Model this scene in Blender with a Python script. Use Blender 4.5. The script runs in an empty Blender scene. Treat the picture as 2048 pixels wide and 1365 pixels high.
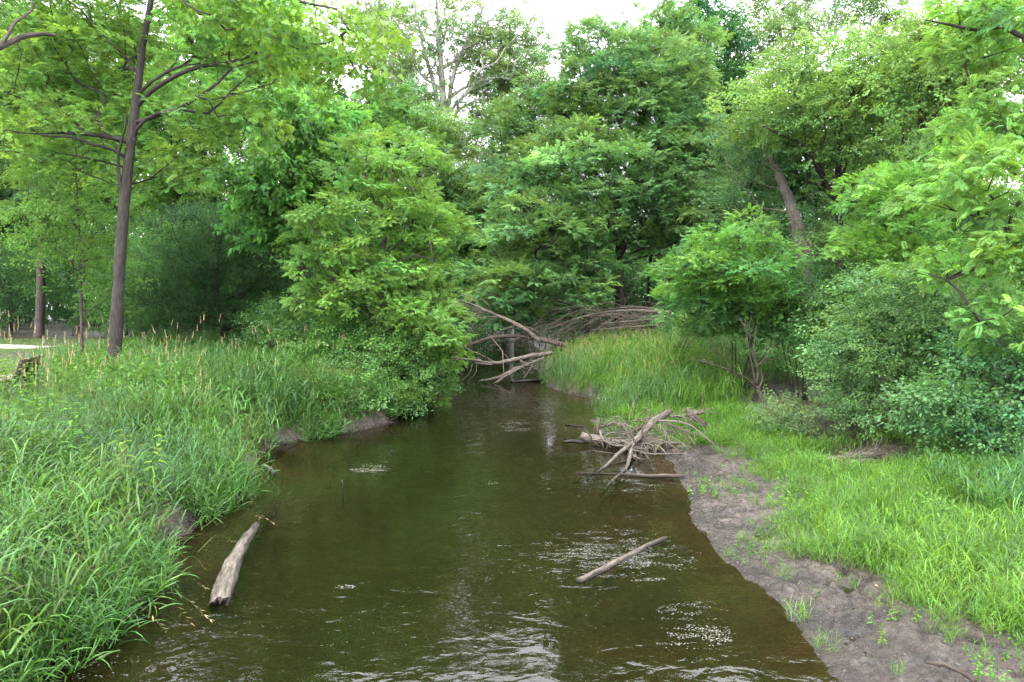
import bpy, math, random
import numpy as np
from mathutils import Vector, Matrix

scene = bpy.context.scene
COL = scene.collection
R_ = math.radians

# ------------------------------------------------------------------ camera
CAM = np.array([0.0, 0.0, 3.2])
FPX = 1500.0                      # focal length in pixels of the 2048-wide photograph
PITCH = math.atan(82.5 / FPX)
cam_d = bpy.data.cameras.new("camera")
cam_d.lens = 36.0 * FPX / 2048.0
cam_d.sensor_width = 36.0
cam_d.clip_start = 0.1
cam_d.clip_end = 2000.0
cam = bpy.data.objects.new("camera", cam_d)
cam.location = CAM
cam.rotation_euler = (math.pi / 2 - PITCH, 0, 0)
COL.objects.link(cam)
scene.camera = cam

# ------------------------------------------------------------------ sky, sun, exposure
SUN_EL, SUN_AZ = R_(50), R_(207)     # azimuth measured clockwise from +Y (straight ahead)
world = bpy.data.worlds.new("World")
scene.world = world
world.use_nodes = True
wn, wl = world.node_tree.nodes, world.node_tree.links
wn.clear()
wo = wn.new("ShaderNodeOutputWorld")
bg = wn.new("ShaderNodeBackground")
bg.inputs["Strength"].default_value = 0.15
sky = wn.new("ShaderNodeTexSky")
sky.sky_type = "NISHITA"
sky.sun_disc = False
sky.sun_elevation = SUN_EL
sky.sun_rotation = SUN_AZ
sky.air_density = 1.0
sky.dust_density = 2.0
tc = wn.new("ShaderNodeTexCoord")
cl = wn.new("ShaderNodeTexNoise")
cl.inputs["Scale"].default_value = 2.3
cl.inputs["Detail"].default_value = 6.0
cl.inputs["Roughness"].default_value = 0.55
cr = wn.new("ShaderNodeMapRange")
cr.inputs["From Min"].default_value = 0.30
cr.inputs["From Max"].default_value = 0.46
cr.inputs["To Min"].default_value = 0.55
cr.inputs["To Max"].default_value = 1.0
mx = wn.new("ShaderNodeMix")
mx.data_type = "RGBA"
mx.inputs["B"].default_value = (7.8, 7.95, 8.3, 1)      # bright thin overcast
wl.new(tc.outputs["Generated"], cl.inputs["Vector"])
wl.new(cl.outputs["Fac"], cr.inputs["Value"])
wl.new(cr.outputs["Result"], mx.inputs["Factor"])
wl.new(sky.outputs["Color"], mx.inputs["A"])
wl.new(mx.outputs["Result"], bg.inputs["Color"])
wl.new(bg.outputs["Background"], wo.inputs["Surface"])

sun_d = bpy.data.lights.new("sun", "SUN")
sun_d.energy = 1.5
sun_d.angle = R_(14)
sun_d.color = (1.0, 0.95, 0.86)
sun = bpy.data.objects.new("sun", sun_d)
sd = Vector((math.sin(SUN_AZ) * math.cos(SUN_EL), math.cos(SUN_AZ) * math.cos(SUN_EL), math.sin(SUN_EL)))
sun.rotation_euler = (-sd).to_track_quat("-Z", "Y").to_euler()
sun.location = (-10, -10, 40)
COL.objects.link(sun)

scene.view_settings.view_transform = "Standard"
scene.view_settings.look = "None"
scene.view_settings.gamma = 1.0
scene.view_settings.use_curve_mapping = False
scene.view_settings.exposure = 2.7
scene.render.engine = "CYCLES"
cy = scene.cycles
cy.max_bounces = 5
cy.diffuse_bounces = 3
cy.glossy_bounces = 2
cy.transmission_bounces = 3
cy.transparent_max_bounces = 4
cy.caustics_reflective = False
cy.caustics_refractive = False
cy.use_denoising = True
cy.denoiser = "OPENIMAGEDENOISE"
cy.denoising_prefilter = "NONE"
cy.use_adaptive_sampling = True
cy.adaptive_threshold = 0.025
cy.adaptive_min_samples = 24

# ------------------------------------------------------------------ helpers: photo pixel + depth -> place
FWD = np.array([0, math.cos(PITCH), -math.sin(PITCH)])
UPV = np.array([0, math.sin(PITCH), math.cos(PITCH)])
def at(px, py, Y):
    d = FWD * FPX + np.array([px - 1024.0, 0, 0]) - UPV * (py - 682.5)
    return CAM + d * (Y / d[1])
def on(px, py, z=0.0):
    d = FWD * FPX + np.array([px - 1024.0, 0, 0]) - UPV * (py - 682.5)
    return CAM + d * ((z - CAM[2]) / d[2])

# ------------------------------------------------------------------ noise
def _hash(ix, iy, iz, s):
    n = (ix * 374761393 + iy * 668265263 + iz * 2147483647 + s * 974634777) & 0xFFFFFFFF
    n = ((n ^ (n >> 13)) * 1274126177) & 0xFFFFFFFF
    n = (n ^ (n >> 16)) & 0xFFFFFFFF
    return n / 4294967295.0
def vnoise(x, y, z=0.0, s=0):
    x, y, z = np.broadcast_arrays(np.asarray(x, float), np.asarray(y, float), np.asarray(z, float))
    ix, iy, iz = np.floor(x).astype(np.int64), np.floor(y).astype(np.int64), np.floor(z).astype(np.int64)
    fx, fy, fz = x - ix, y - iy, z - iz
    fx, fy, fz = [f * f * (3 - 2 * f) for f in (fx, fy, fz)]
    out = 0
    for a in (0, 1):
        for b in (0, 1):
            for c in (0, 1):
                w = (fx if a else 1 - fx) * (fy if b else 1 - fy) * (fz if c else 1 - fz)
                out = out + w * _hash(ix + a, iy + b, iz + c, s)
    return out * 2 - 1
def fbm(x, y, s=0, oct=4, f=1.0, g=0.5):
    r, a, t = 0, 1.0, 0
    for k in range(oct):
        r = r + a * vnoise(np.asarray(x) * f, np.asarray(y) * f, 0.37 * k, s + k)
        t += a; a *= g; f *= 2.03
    return r / t
def sstep(a, b, x):
    t = np.clip((np.asarray(x, float) - a) / (b - a), 0, 1)
    return t * t * (3 - 2 * t)

# ------------------------------------------------------------------ mesh helpers
def mesh_from(name, V, quads=None, tris=None, mat=None, smooth=True, attrs=None):
    V = np.asarray(V, np.float32)
    loops, starts, n = [], [], 0
    if quads is not None and len(quads):
        q = np.asarray(quads, np.int32); loops.append(q.ravel()); starts.append(np.arange(len(q)) * 4); n += q.size
    if tris is not None and len(tris):
        t = np.asarray(tris, np.int32); loops.append(t.ravel()); starts.append(n + np.arange(len(t)) * 3); n += t.size
    me = bpy.data.meshes.new(name)
    me.vertices.add(len(V)); me.vertices.foreach_set("co", V.ravel())
    if loops:
        lp = np.concatenate(loops).astype(np.int32); st = np.concatenate(starts).astype(np.int32)
        me.loops.add(len(lp)); me.loops.foreach_set("vertex_index", lp)
        me.polygons.add(len(st)); me.polygons.foreach_set("loop_start", st)
        me.polygons.foreach_set("use_smooth", np.full(len(st), smooth, bool))
    for k, (typ, dat) in (attrs or {}).items():
        a = me.attributes.new(k, typ, "POINT")
        key = {"FLOAT": "value", "INT": "value", "FLOAT_VECTOR": "vector", "FLOAT_COLOR": "color"}[typ]
        a.data.foreach_set(key, np.ascontiguousarray(dat, np.int32 if typ == "INT" else np.float32).ravel())
    me.update(calc_edges=True)
    if mat: me.materials.append(mat)
    return me
def obj(name, me, parent=None, label=None, cat=None, group=None, kind=None):
    o = bpy.data.objects.new(name, me)
    COL.objects.link(o)
    if parent is not None: o.parent = parent
    if label: o["label"] = label
    if cat: o["category"] = cat
    if group: o["group"] = group
    if kind: o["kind"] = kind
    return o
class MB:
    """collects tubes and faces into one mesh"""
    def __init__(s): s.V, s.Q, s.T, s.n, s.B = [], [], [], 0, []
    def add(s, V, Q=None, T=None, B=None):
        V = np.asarray(V, float); s.B.append(V if B is None else B)
        if Q is not None and len(Q): s.Q.append(np.asarray(Q) + s.n)
        if T is not None and len(T): s.T.append(np.asarray(T) + s.n)
        s.V.append(V); s.n += len(V)
    def tube(s, P, rad, sides=6, rough=0.0, seed=0, cap=True):
        P = np.asarray(P, float); N = len(P)
        rad = np.broadcast_to(np.asarray(rad, float), (N,))
        T = np.gradient(P, axis=0)
        T /= np.linalg.norm(T, axis=1, keepdims=True) + 1e-9
        ref = np.array([0.0, 0, 1]) if abs(T[0, 2]) < 0.9 else np.array([1.0, 0, 0])
        U = np.cross(T[0], ref); U /= np.linalg.norm(U)
        Us = []
        for i in range(N):
            U = U - T[i] * np.dot(U, T[i]); U /= np.linalg.norm(U) + 1e-9
            Us.append(U.copy())
        Us = np.array(Us); Ws = np.cross(T, Us)
        a = np.linspace(0, 2 * np.pi, sides, endpoint=False)
        r = rad[:, None] * np.ones(sides)[None]
        if rough:
            ph = np.arange(sides)[None] * 1.7 + seed * 3.1
            r = r * (1 + rough * vnoise(ph, np.cumsum(np.linalg.norm(np.gradient(P, axis=0), axis=1))[:, None] * 2.5, seed))
        V = P[:, None] + r[..., None] * (np.cos(a)[None, :, None] * Us[:, None] + np.sin(a)[None, :, None] * Ws[:, None])
        i, j = np.meshgrid(np.arange(N - 1), np.arange(sides), indexing="ij")
        j2 = (j + 1) % sides
        Q = np.stack([i * sides + j, i * sides + j2, (i + 1) * sides + j2, (i + 1) * sides + j], -1).reshape(-1, 4)
        sl = np.concatenate([[0], np.cumsum(np.linalg.norm(np.diff(P, axis=0), axis=1))])
        rm = float(rad.max())
        B = np.stack([np.broadcast_to(np.cos(a) * rm, (N, sides)), np.broadcast_to(np.sin(a) * rm, (N, sides)), np.broadcast_to(sl[:, None], (N, sides))], -1).reshape(-1, 3) + P[0]
        V = V.reshape(-1, 3); Tt = []
        if cap:
            V = np.vstack([V, P[0], P[-1]]); b = N * sides; B = np.vstack([B, P[0], P[0] + np.array([0, 0, sl[-1]])])
            for k in range(sides):
                Tt.append((b, (k + 1) % sides, k)); Tt.append((b + 1, (N - 1) * sides + k, (N - 1) * sides + (k + 1) % sides))
        s.add(V, Q, Tt, B)
    def box(s, c, sz, M=None):
        c = np.asarray(c, float); h = np.asarray(sz, float) / 2
        V = np.array([[x, y, z] for x in (-1, 1) for y in (-1, 1) for z in (-1, 1)]) * h + c
        if M is not None: V = V @ np.asarray(M).T
        s.add(V, [(0, 1, 3, 2), (4, 6, 7, 5), (0, 4, 5, 1), (2, 3, 7, 6), (0, 2, 6, 4), (1, 5, 7, 3)])
    def mesh(s, name, mat, smooth=True, attrs=None):
        attrs = dict(attrs or {}); attrs['bk'] = ('FLOAT_VECTOR', np.vstack(s.B))
        return mesh_from(name, np.vstack(s.V), np.vstack(s.Q) if s.Q else None, np.vstack(s.T) if s.T else None, mat, smooth, attrs)
def spline(P, step=0.25):
    """Catmull-Rom resample of rows (x,y,z,r...)"""
    P = np.asarray(P, float)
    if len(P) < 3: 
        n = max(2, int(np.linalg.norm(P[1, :3] - P[0, :3]) / step) + 1)
        return P[0] + (P[-1] - P[0]) * np.linspace(0, 1, n)[:, None]
    Q = np.vstack([2 * P[0] - P[1], P, 2 * P[-1] - P[-2]]); out = []
    for i in range(1, len(Q) - 2):
        n = max(2, int(np.linalg.norm(Q[i + 1, :3] - Q[i, :3]) / step))
        t = np.linspace(0, 1, n, endpoint=False)[:, None]
        p0, p1, p2, p3 = Q[i - 1], Q[i], Q[i + 1], Q[i + 2]
        out.append(0.5 * (2 * p1 + (p2 - p0) * t + (2 * p0 - 5 * p1 + 4 * p2 - p3) * t ** 2 + (3 * p1 - p0 - 3 * p2 + p3) * t ** 3))
    out.append(Q[-2][None])
    return np.vstack(out)

# ------------------------------------------------------------------ materials
def newmat(name):
    m = bpy.data.materials.new(name); m.use_nodes = True
    nt = m.node_tree; nt.nodes.clear()
    return m, nt.nodes, nt.links
def node(N, typ, **kw):
    n = N.new(typ)
    for k, v in kw.items():
        if k in n.inputs: n.inputs[k].default_value = v
        else: setattr(n, k, v)
    return n
def leaf_material(name, rough=0.45, trans=0.42, spec=0.35):
    m, N, L = newmat(name)
    out = node(N, "ShaderNodeOutputMaterial")
    ca = node(N, "ShaderNodeAttribute", attribute_type="INSTANCER", attribute_name="col")
    lv = node(N, "ShaderNodeAttribute", attribute_type="GEOMETRY", attribute_name="lv")
    mr = node(N, "ShaderNodeMapRange"); mr.inputs["To Min"].default_value = 0.50; mr.inputs["To Max"].default_value = 1.32
    L.new(lv.outputs["Fac"], mr.inputs["Value"])
    vm = node(N, "ShaderNodeVectorMath", operation="SCALE")
    L.new(ca.outputs["Color"], vm.inputs[0]); L.new(mr.outputs["Result"], vm.inputs["Scale"])
    p = node(N, "ShaderNodeBsdfPrincipled", Roughness=rough)
    p.inputs["Specular IOR Level"].default_value = spec
    L.new(vm.outputs["Vector"], p.inputs["Base Color"])
    t = node(N, "ShaderNodeBsdfTranslucent")
    tm = node(N, "ShaderNodeVectorMath", operation="MULTIPLY"); tm.inputs[1].default_value = (1.55, 1.38, 0.75)
    L.new(vm.outputs["Vector"], tm.inputs[0]); L.new(tm.outputs["Vector"], t.inputs["Color"])
    mix = node(N, "ShaderNodeMixShader"); mix.inputs[0].default_value = trans
    L.new(p.outputs[0], mix.inputs[1]); L.new(t.outputs[0], mix.inputs[2]); L.new(mix.outputs[0], out.inputs["Surface"])
    return m
M_LEAF = leaf_material("leaf", .5, .45, .16)
M_GLOSS = leaf_material("glossy_leaf", 0.42, 0.36, 0.24)
M_BLADE = leaf_material("grass_blade", 0.42, 0.42, 0.26)

def bark_material(name, c1, c2, scale=9.0, stretch=0.22, bump=0.6, rough=0.85):
    m, N, L = newmat(name)
    out = node(N, "ShaderNodeOutputMaterial")
    tc = node(N, "ShaderNodeAttribute", attribute_name="bk")
    mp = node(N, "ShaderNodeMapping"); mp.inputs["Scale"].default_value = (scale, scale, scale * stretch)
    n1 = node(N, "ShaderNodeTexNoise", Scale=2.0, Detail=7.0, Roughness=0.65)
    n2 = node(N, "ShaderNodeTexNoise", Scale=0.35, Detail=3.0)
    L.new(tc.outputs["Vector"], mp.inputs["Vector"]); L.new(mp.outputs[0], n1.inputs["Vector"]); L.new(tc.outputs["Vector"], n2.inputs["Vector"])
    rp = node(N, "ShaderNodeValToRGB")
    rp.color_ramp.elements[0].color = (*c1, 1); rp.color_ramp.elements[1].color = (*c2, 1)
    rp.color_ramp.elements[0].position = 0.32; rp.color_ramp.elements[1].position = 0.68
    L.new(n1.outputs["Fac"], rp.inputs["Fac"])
    mr = node(N, "ShaderNodeMapRange"); mr.inputs["From Min"].default_value = 0.3; mr.inputs["From Max"].default_value = 0.7
    mr.inputs["To Min"].default_value = 0.7; mr.inputs["To Max"].default_value = 1.25
    n2.inputs["Scale"].default_value = 2.2
    L.new(n2.outputs["Fac"], mr.inputs["Value"])
    vm = node(N, "ShaderNodeVectorMath", operation="SCALE")
    L.new(rp.outputs["Color"], vm.inputs[0]); L.new(mr.outputs[0], vm.inputs["Scale"])
    p = node(N, "ShaderNodeBsdfPrincipled", Roughness=rough)
    p.inputs["Specular IOR Level"].default_value = 0.2
    gp = node(N, "ShaderNodeNewGeometry"); sx_ = node(N, "ShaderNodeSeparateXYZ"); L.new(gp.outputs["Position"], sx_.inputs[0])
    az_ = node(N, "ShaderNodeMath", operation="MULTIPLY_ADD"); L.new(n2.outputs["Fac"], az_.inputs[0]); az_.inputs[1].default_value = -.10; L.new(sx_.outputs["Z"], az_.inputs[2])
    wz = node(N, "ShaderNodeMapRange"); wz.inputs["From Min"].default_value = -.03; wz.inputs["From Max"].default_value = .01; wz.inputs["To Min"].default_value = .28; wz.inputs["To Max"].default_value = 1.0
    L.new(az_.outputs[0], wz.inputs["Value"])
    vw = node(N, "ShaderNodeVectorMath", operation="SCALE"); L.new(vm.outputs[0], vw.inputs[0]); L.new(wz.outputs[0], vw.inputs["Scale"])
    L.new(vw.outputs[0], p.inputs["Base Color"])
    b = node(N, "ShaderNodeBump", Strength=bump, Distance=0.03)
    L.new(n1.outputs["Fac"], b.inputs["Height"]); L.new(b.outputs[0], p.inputs["Normal"])
    L.new(p.outputs[0], out.inputs["Surface"])
    return m
M_BARK = bark_material("grey_brown_bark", (0.0154, 0.0121, 0.0099), (0.0688, 0.0561, 0.0484), 16, .16)
M_TRUNK = bark_material("grey_trunk_bark", (0.008, 0.0065, 0.0058), (0.048, 0.041, 0.037), 18, .12, 1.0)
M_DARKBARK = bark_material("dark_bark", (0.0077, 0.0060, 0.0050), (0.0341, 0.0275, 0.0231), 16, .16)
M_PALEBARK = bark_material("pale_bark", (0.1375, 0.1320, 0.1155), (0.2750, 0.2640, 0.2365), 4.0, 0.5, 0.2)
M_DEAD = bark_material("weathered_dead_wood", (0.0303, 0.0242, 0.0198), (0.1293, 0.1100, 0.0924), 22, 0.10, 0.8)
M_DEADDARK = bark_material("dark_dead_wood", (0.0154, 0.0116, 0.0094), (0.0688, 0.0539, 0.0429), 22, 0.10, 0.8)
M_WETDARK = bark_material("wet_black_wood", (0.0039, 0.0033, 0.0028), (0.0138, 0.0105, 0.0083), 16, 0.2, 0.4, 0.4)
M_LOG = bark_material("bleached_log_wood", (0.0275, 0.0215, 0.0171), (0.1458, 0.1254, 0.1045), 15, 0.16, 1.0)

def flat_mat(name, c, rough=0.7, spec=0.3, var=0.25, scale=30):
    m, N, L = newmat(name)
    out = node(N, "ShaderNodeOutputMaterial")
    tc = node(N, "ShaderNodeTexCoord"); n1 = node(N, "ShaderNodeTexNoise", Scale=scale, Detail=4.0)
    L.new(tc.outputs["Object"], n1.inputs["Vector"])
    mr = node(N, "ShaderNodeMapRange"); mr.inputs["To Min"].default_value = 1 - var * 1.6; mr.inputs["To Max"].default_value = 1 + var * 1.6
    L.new(n1.outputs["Fac"], mr.inputs["Value"])
    vm = node(N, "ShaderNodeVectorMath", operation="SCALE"); vm.inputs[0].default_value = c
    L.new(mr.outputs[0], vm.inputs["Scale"])
    p = node(N, "ShaderNodeBsdfPrincipled", Roughness=rough); p.inputs["Specular IOR Level"].default_value = spec
    L.new(vm.outputs[0], p.inputs["Base Color"]); L.new(p.outputs[0], out.inputs["Surface"])
    return m

# ------------------------------------------------------------------ terrain
XL = np.array([(-6, -3.4), (0, -3.6), (6.5, -4.0), (7.6, -3.9), (9, -4.15), (11.7, -4.5), (13.7, -4.6), (15, -4.8), (16.8, -4.75), (17.8, -3.9), (19.2, -3.1),
               (25, -2.6), (30, -2.6), (36, -3.2), (45, -4.2), (55, -5.5), (70, -11), (90, -22)])
XR = np.array([(-6, 3.0), (0, 2.9), (6.3, 2.8), (7.7, 2.75), (9.2, 2.55), (10.9, 2.65), (12.6, 2.9), (14.5, 3.2), (16.5, 2.7), (18.5, 2.0), (20, 2.2), (22, 3.0), (23.7, 3.0),
               (25, 2.1), (28, 1.05), (32, 1.3), (38, 1.7), (46, 2.0), (58, 1.0), (70, -4), (90, -14)])
def xl(y): return np.interp(y, XL[:, 0], XL[:, 1]) + .06 * fbm(np.asarray(y), 7.2, 8, 3, 4.0) + 0.16 * fbm(np.asarray(y), 3.3, 5, 4, 1.3)
def xr(y): return np.interp(y, XR[:, 0], XR[:, 1]) + .06 * fbm(np.asarray(y), 2.2, 7, 3, 4.0) + 0.16 * fbm(np.asarray(y), 9.3, 6, 4, 1.1)
def height(x, y, fine=True):
    x = np.asarray(x, float); y = np.asarray(y, float)
    dL, dR = xl(y) - x, x - xr(y)
    n = fbm(x, y, 11, 3, 0.25) * 0.12
    left = -0.03 + 0.42 * sstep(0.0, 0.55, dL) + 0.48 * sstep(0.3, 3.5, dL) + n * sstep(0.5, 3, dL)
    beach = np.exp(-((y - 15.6) / 1.6) ** 2)
    left = left - 0.40 * beach * sstep(0, .3, dL) * (1 - sstep(0.8, 1.9, dL))
    left = left - 0.30 * np.exp(-((y - 9.3) / 0.8) ** 2) * sstep(0, .3, dL) * (1 - sstep(0.5, 0.9, dL))
    gentle = 0.012 + 0.05 * np.clip(dR, 0, 3) + 0.35 * sstep(2.2, 6.5, dR)
    steep = -0.02 + 0.45 * sstep(0, 0.8, dR) + 0.35 * sstep(0.6, 4, dR)
    w = sstep(20, 25, y)
    right = gentle * (1 - w) + steep * w + n * sstep(2, 6, dR) + 1.6 * sstep(9, 34, dR)
    hol = np.exp(-(((x - 6.9) / 1.1) ** 2 + ((y - 14.1) / 1.0) ** 2))
    right = right - 0.55 * hol
    inn = np.minimum(-dL * .8, -dR * .42)
    bed = -0.03 - 0.62 * (1 - np.exp(-np.clip(inn, 0, 9) * 0.42)) + 0.05 * fbm(x, y, 21, 3, 1.1)
    h = np.where(dL > 0, left, np.where(dR > 0, right, np.minimum(bed, -0.012)))
    if fine:
        mud = mudmask(x, y)
        d = np.maximum(dL, dR)
        lump = fbm(x, y, 31, 5, 1.7, 0.62)
        pits = np.clip(fbm(x, y, 41, 3, 5.2, .6) - 0.05, 0, 1)
        clod = np.abs(fbm(x, y, 43, 3, 7.0, .6))
        lump = lump * np.where(dL > 0, .3, 1.0); pits = pits * np.where(dL > 0, .4, 1.0)
        h = h + mud * (0.075 * lump * sstep(-.5, .3, d) - 0.15 * pits * sstep(0.05, 0.6, d) + .075 * clod * sstep(0, .3, d))
    return h
def mudmask(x, y):
    dL, dR = xl(y) - x, x - xr(y)
    edge = np.interp(y, [0, 6, 8, 10, 12.5, 15, 17, 19], [2.2, 1.8, 1.5, 1.6, 1.6, 1.5, 0.7, 0.15]) + 0.5 * fbm(x, y, 51, 3, 0.9)
    r = (1 - sstep(edge - 0.3, edge + 0.35, dR)) * (dR > 0)
    hol = np.exp(-(((x - 6.9) / 1.3) ** 2 + ((y - 14.1) / 1.2) ** 2))
    l = (1 - sstep(0.5, 1.0, dL)) * (dL > 0)
    b = np.exp(-((y - 15.6) / 1.6) ** 2) * (1 - sstep(1.0, 2.0, dL)) * (dL > 0)
    return np.clip(np.maximum.reduce([r, l, b, sstep(0.25, 0.6, hol), ((dL <= 0) & (dR <= 0)) * 1.0]), 0, 1)

def axis(segs):
    out = []
    for a, b, st in segs: out.append(np.arange(a, b - 1e-6, st))
    out.append(np.array([segs[-1][1]])); return np.concatenate(out)
gx = axis([(-160, -40, 8), (-40, -12, 1.0), (-12, -6, 0.25), (-6, 2.2, 0.07), (2.2, 6.2, 0.035), (6.2, 8.5, .07), (8.5, 14, 0.25), (14, 40, 1.0), (40, 160, 8)])
gy = axis([(-12, 4.5, 0.4), (4.5, 13, 0.04), (13, 19, .06), (19, 32, 0.15), (32, 60, 0.6), (60, 120, 3), (120, 260, 10)])
GX, GY = np.meshgrid(gx, gy)
GZ = height(GX, GY)
V = np.stack([GX, GY, GZ], -1).reshape(-1, 3)
nx, ny = len(gx), len(gy)
ii, jj = np.meshgrid(np.arange(ny - 1), np.arange(nx - 1), indexing="ij")
Q = np.stack([ii * nx + jj, ii * nx + jj + 1, (ii + 1) * nx + jj + 1, (ii + 1) * nx + jj], -1).reshape(-1, 4)
mm = mudmask(GX, GY).ravel()
bedm = ((xl(GY) - GX < 0) & (GX - xr(GY) < 0)).ravel() * 1.0
wetm = ((1 - sstep(.03, .11, GZ + .02 * fbm(GX, GY, 91, 3, 3.0))) * (1 - bedm.reshape(GZ.shape))).ravel()
m, N, L = newmat("mud_and_soil")
out = node(N, "ShaderNodeOutputMaterial"); tc = node(N, "ShaderNodeTexCoord")
am = node(N, "ShaderNodeAttribute", attribute_name="mud"); ab = node(N, "ShaderNodeAttribute", attribute_name="bed")
n1 = node(N, "ShaderNodeTexNoise", Scale=1.6, Detail=8.0, Roughness=0.65); n2 = node(N, "ShaderNodeTexNoise", Scale=13.0, Detail=8.0, Roughness=0.72)
n3 = node(N, "ShaderNodeTexNoise", Scale=0.8, Detail=6.0, Roughness=0.6)
for n_ in (n1, n2, n3): L.new(tc.outputs["Object"], n_.inputs["Vector"])
r1 = node(N, "ShaderNodeValToRGB"); e = r1.color_ramp.elements
e[0].position, e[0].color = 0.38, (0.0195, 0.0135, 0.0114, 1); e[1].position, e[1].color = 0.66, (0.0735, 0.0542, 0.0444, 1)
L.new(n1.outputs["Fac"], r1.inputs["Fac"])
r2 = node(N, "ShaderNodeValToRGB"); e = r2.color_ramp.elements
e[0].position, e[0].color = 0.3, (0.0099, 0.0081, 0.0050, 1); e[1].position, e[1].color = 0.7, (0.0279, 0.0260, 0.0112, 1)
L.new(n2.outputs["Fac"], r2.inputs["Fac"])
r3 = node(N, "ShaderNodeValToRGB"); e = r3.color_ramp.elements
e[0].position, e[0].color = 0.35, (0.0098, 0.0107, 0.0031, 1); e[1].position, e[1].color = 0.68, (0.0335, 0.0161, 0.0053, 1)
L.new(n3.outputs["Fac"], r3.inputs["Fac"])
fm = node(N, "ShaderNodeMapRange"); fm.inputs["From Min"].default_value = 0.36; fm.inputs["From Max"].default_value = 0.66
fm.inputs["To Min"].default_value = 0.35; fm.inputs["To Max"].default_value = 1.7
L.new(n2.outputs["Fac"], fm.inputs["Value"])  # darker in the bump's hollows: relief shading painted into the mud colour
sc = node(N, "ShaderNodeVectorMath", operation="SCALE"); L.new(r1.outputs[0], sc.inputs[0]); L.new(fm.outputs[0], sc.inputs["Scale"])
mxa = node(N, "ShaderNodeMix", data_type="RGBA"); L.new(am.outputs["Fac"], mxa.inputs["Factor"]); L.new(r2.outputs[0], mxa.inputs["A"]); L.new(sc.outputs[0], mxa.inputs["B"])
mxb = node(N, "ShaderNodeMix", data_type="RGBA"); L.new(ab.outputs["Fac"], mxb.inputs["Factor"]); L.new(mxa.outputs["Result"], mxb.inputs["A"]); L.new(r3.outputs[0], mxb.inputs["B"])
p = node(N, "ShaderNodeBsdfPrincipled"); L.new(mxb.outputs["Result"], p.inputs["Base Color"])
rr = node(N, "ShaderNodeMapRange"); rr.inputs["From Min"].default_value = 0.3; rr.inputs["From Max"].default_value = 0.7; rr.inputs["To Min"].default_value = 0.24; rr.inputs["To Max"].default_value = 0.62
L.new(n1.outputs["Fac"], rr.inputs["Value"]); 
aw = node(N, "ShaderNodeAttribute", attribute_name="wet")
mw = node(N, "ShaderNodeMix", data_type="FLOAT"); L.new(aw.outputs["Fac"], mw.inputs["Factor"]); L.new(rr.outputs[0], mw.inputs["A"]); mw.inputs["B"].default_value = .14
wc = node(N, "ShaderNodeMapRange"); wc.inputs["To Min"].default_value = 1.0; wc.inputs["To Max"].default_value = .55; L.new(aw.outputs["Fac"], wc.inputs["Value"])
ws_ = node(N, "ShaderNodeVectorMath", operation="SCALE"); L.new(mxb.outputs["Result"], ws_.inputs[0]); L.new(wc.outputs[0], ws_.inputs["Scale"]); L.new(ws_.outputs[0], p.inputs["Base Color"])
L.new(mw.outputs["Result"], p.inputs["Roughness"]); p.inputs["Specular IOR Level"].default_value = 0.5
bp = node(N, "ShaderNodeBump", Strength=1.0, Distance=0.07); L.new(n2.outputs["Fac"], bp.inputs["Height"]); L.new(bp.outputs[0], p.inputs["Normal"])
L.new(p.outputs[0], out.inputs["Surface"])
M_GROUND = m
ground = obj("ground", mesh_from("ground", V, Q, None, M_GROUND, True, {"mud": ("FLOAT", mm), "bed": ("FLOAT", bedm), "wet": ("FLOAT", wetm)}), kind="structure")

# ------------------------------------------------------------------ water
wx = np.arange(-26, 10.01, 0.25); wy = np.concatenate([np.arange(-6, 34, 0.25), np.arange(34, 78.1, 1.0)])
WX, WY = np.meshgrid(wx, wy)
dep = np.clip(-height(WX, WY, False), 0, 1).ravel()
gs = lambda x0, y0, sx, sy: np.exp(-(((WX - x0) / sx) ** 2 + ((WY - y0) / sy) ** 2))
rif = (2.2 * gs(-.9, 17.5, .7, 3.0) + 1.6 * gs(.3, 23.5, 1.2, 1.8) + 1.5 * gs(1.2, 9.3, .9, .5) + .35 * gs(-.6, 11, .8, 2.5)).ravel()
V = np.stack([WX, WY, np.zeros_like(WX)], -1).reshape(-1, 3)
nx, ny = len(wx), len(wy)
ii, jj = np.meshgrid(np.arange(ny - 1), np.arange(nx - 1), indexing="ij")
Q = np.stack([ii * nx + jj, ii * nx + jj + 1, (ii + 1) * nx + jj + 1, (ii + 1) * nx + jj], -1).reshape(-1, 4)
m, N, L = newmat("murky_creek_water")
out = node(N, "ShaderNodeOutputMaterial"); tc = node(N, "ShaderNodeTexCoord")
mp = node(N, "ShaderNodeMapping"); mp.inputs["Scale"].default_value = (2.4, 3.2, 1.0)
mp2 = node(N, "ShaderNodeMapping"); mp2.inputs["Scale"].default_value = (7.0, 10.0, 1.0)
L.new(tc.outputs["Object"], mp.inputs["Vector"]); L.new(tc.outputs["Object"], mp2.inputs["Vector"])
w1 = node(N, "ShaderNodeTexNoise", Scale=1.0, Detail=2.0, Distortion=0.6); w2 = node(N, "ShaderNodeTexNoise", Scale=1.0, Detail=2.0, Distortion=0.8)
L.new(mp.outputs[0], w1.inputs["Vector"]); L.new(mp2.outputs[0], w2.inputs["Vector"])
wm = node(N, "ShaderNodeTexNoise", Scale=0.33, Detail=2.0); L.new(tc.outputs["Object"], wm.inputs["Vector"])
ws = node(N, "ShaderNodeMapRange"); ws.inputs["From Min"].default_value = 0.40; ws.inputs["From Max"].default_value = 0.62; ws.inputs["To Min"].default_value = 0.15; ws.inputs["To Max"].default_value = 0.72
L.new(wm.outputs["Fac"], ws.inputs["Value"])
ra = node(N, "ShaderNodeAttribute", attribute_name="riffle")
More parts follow.
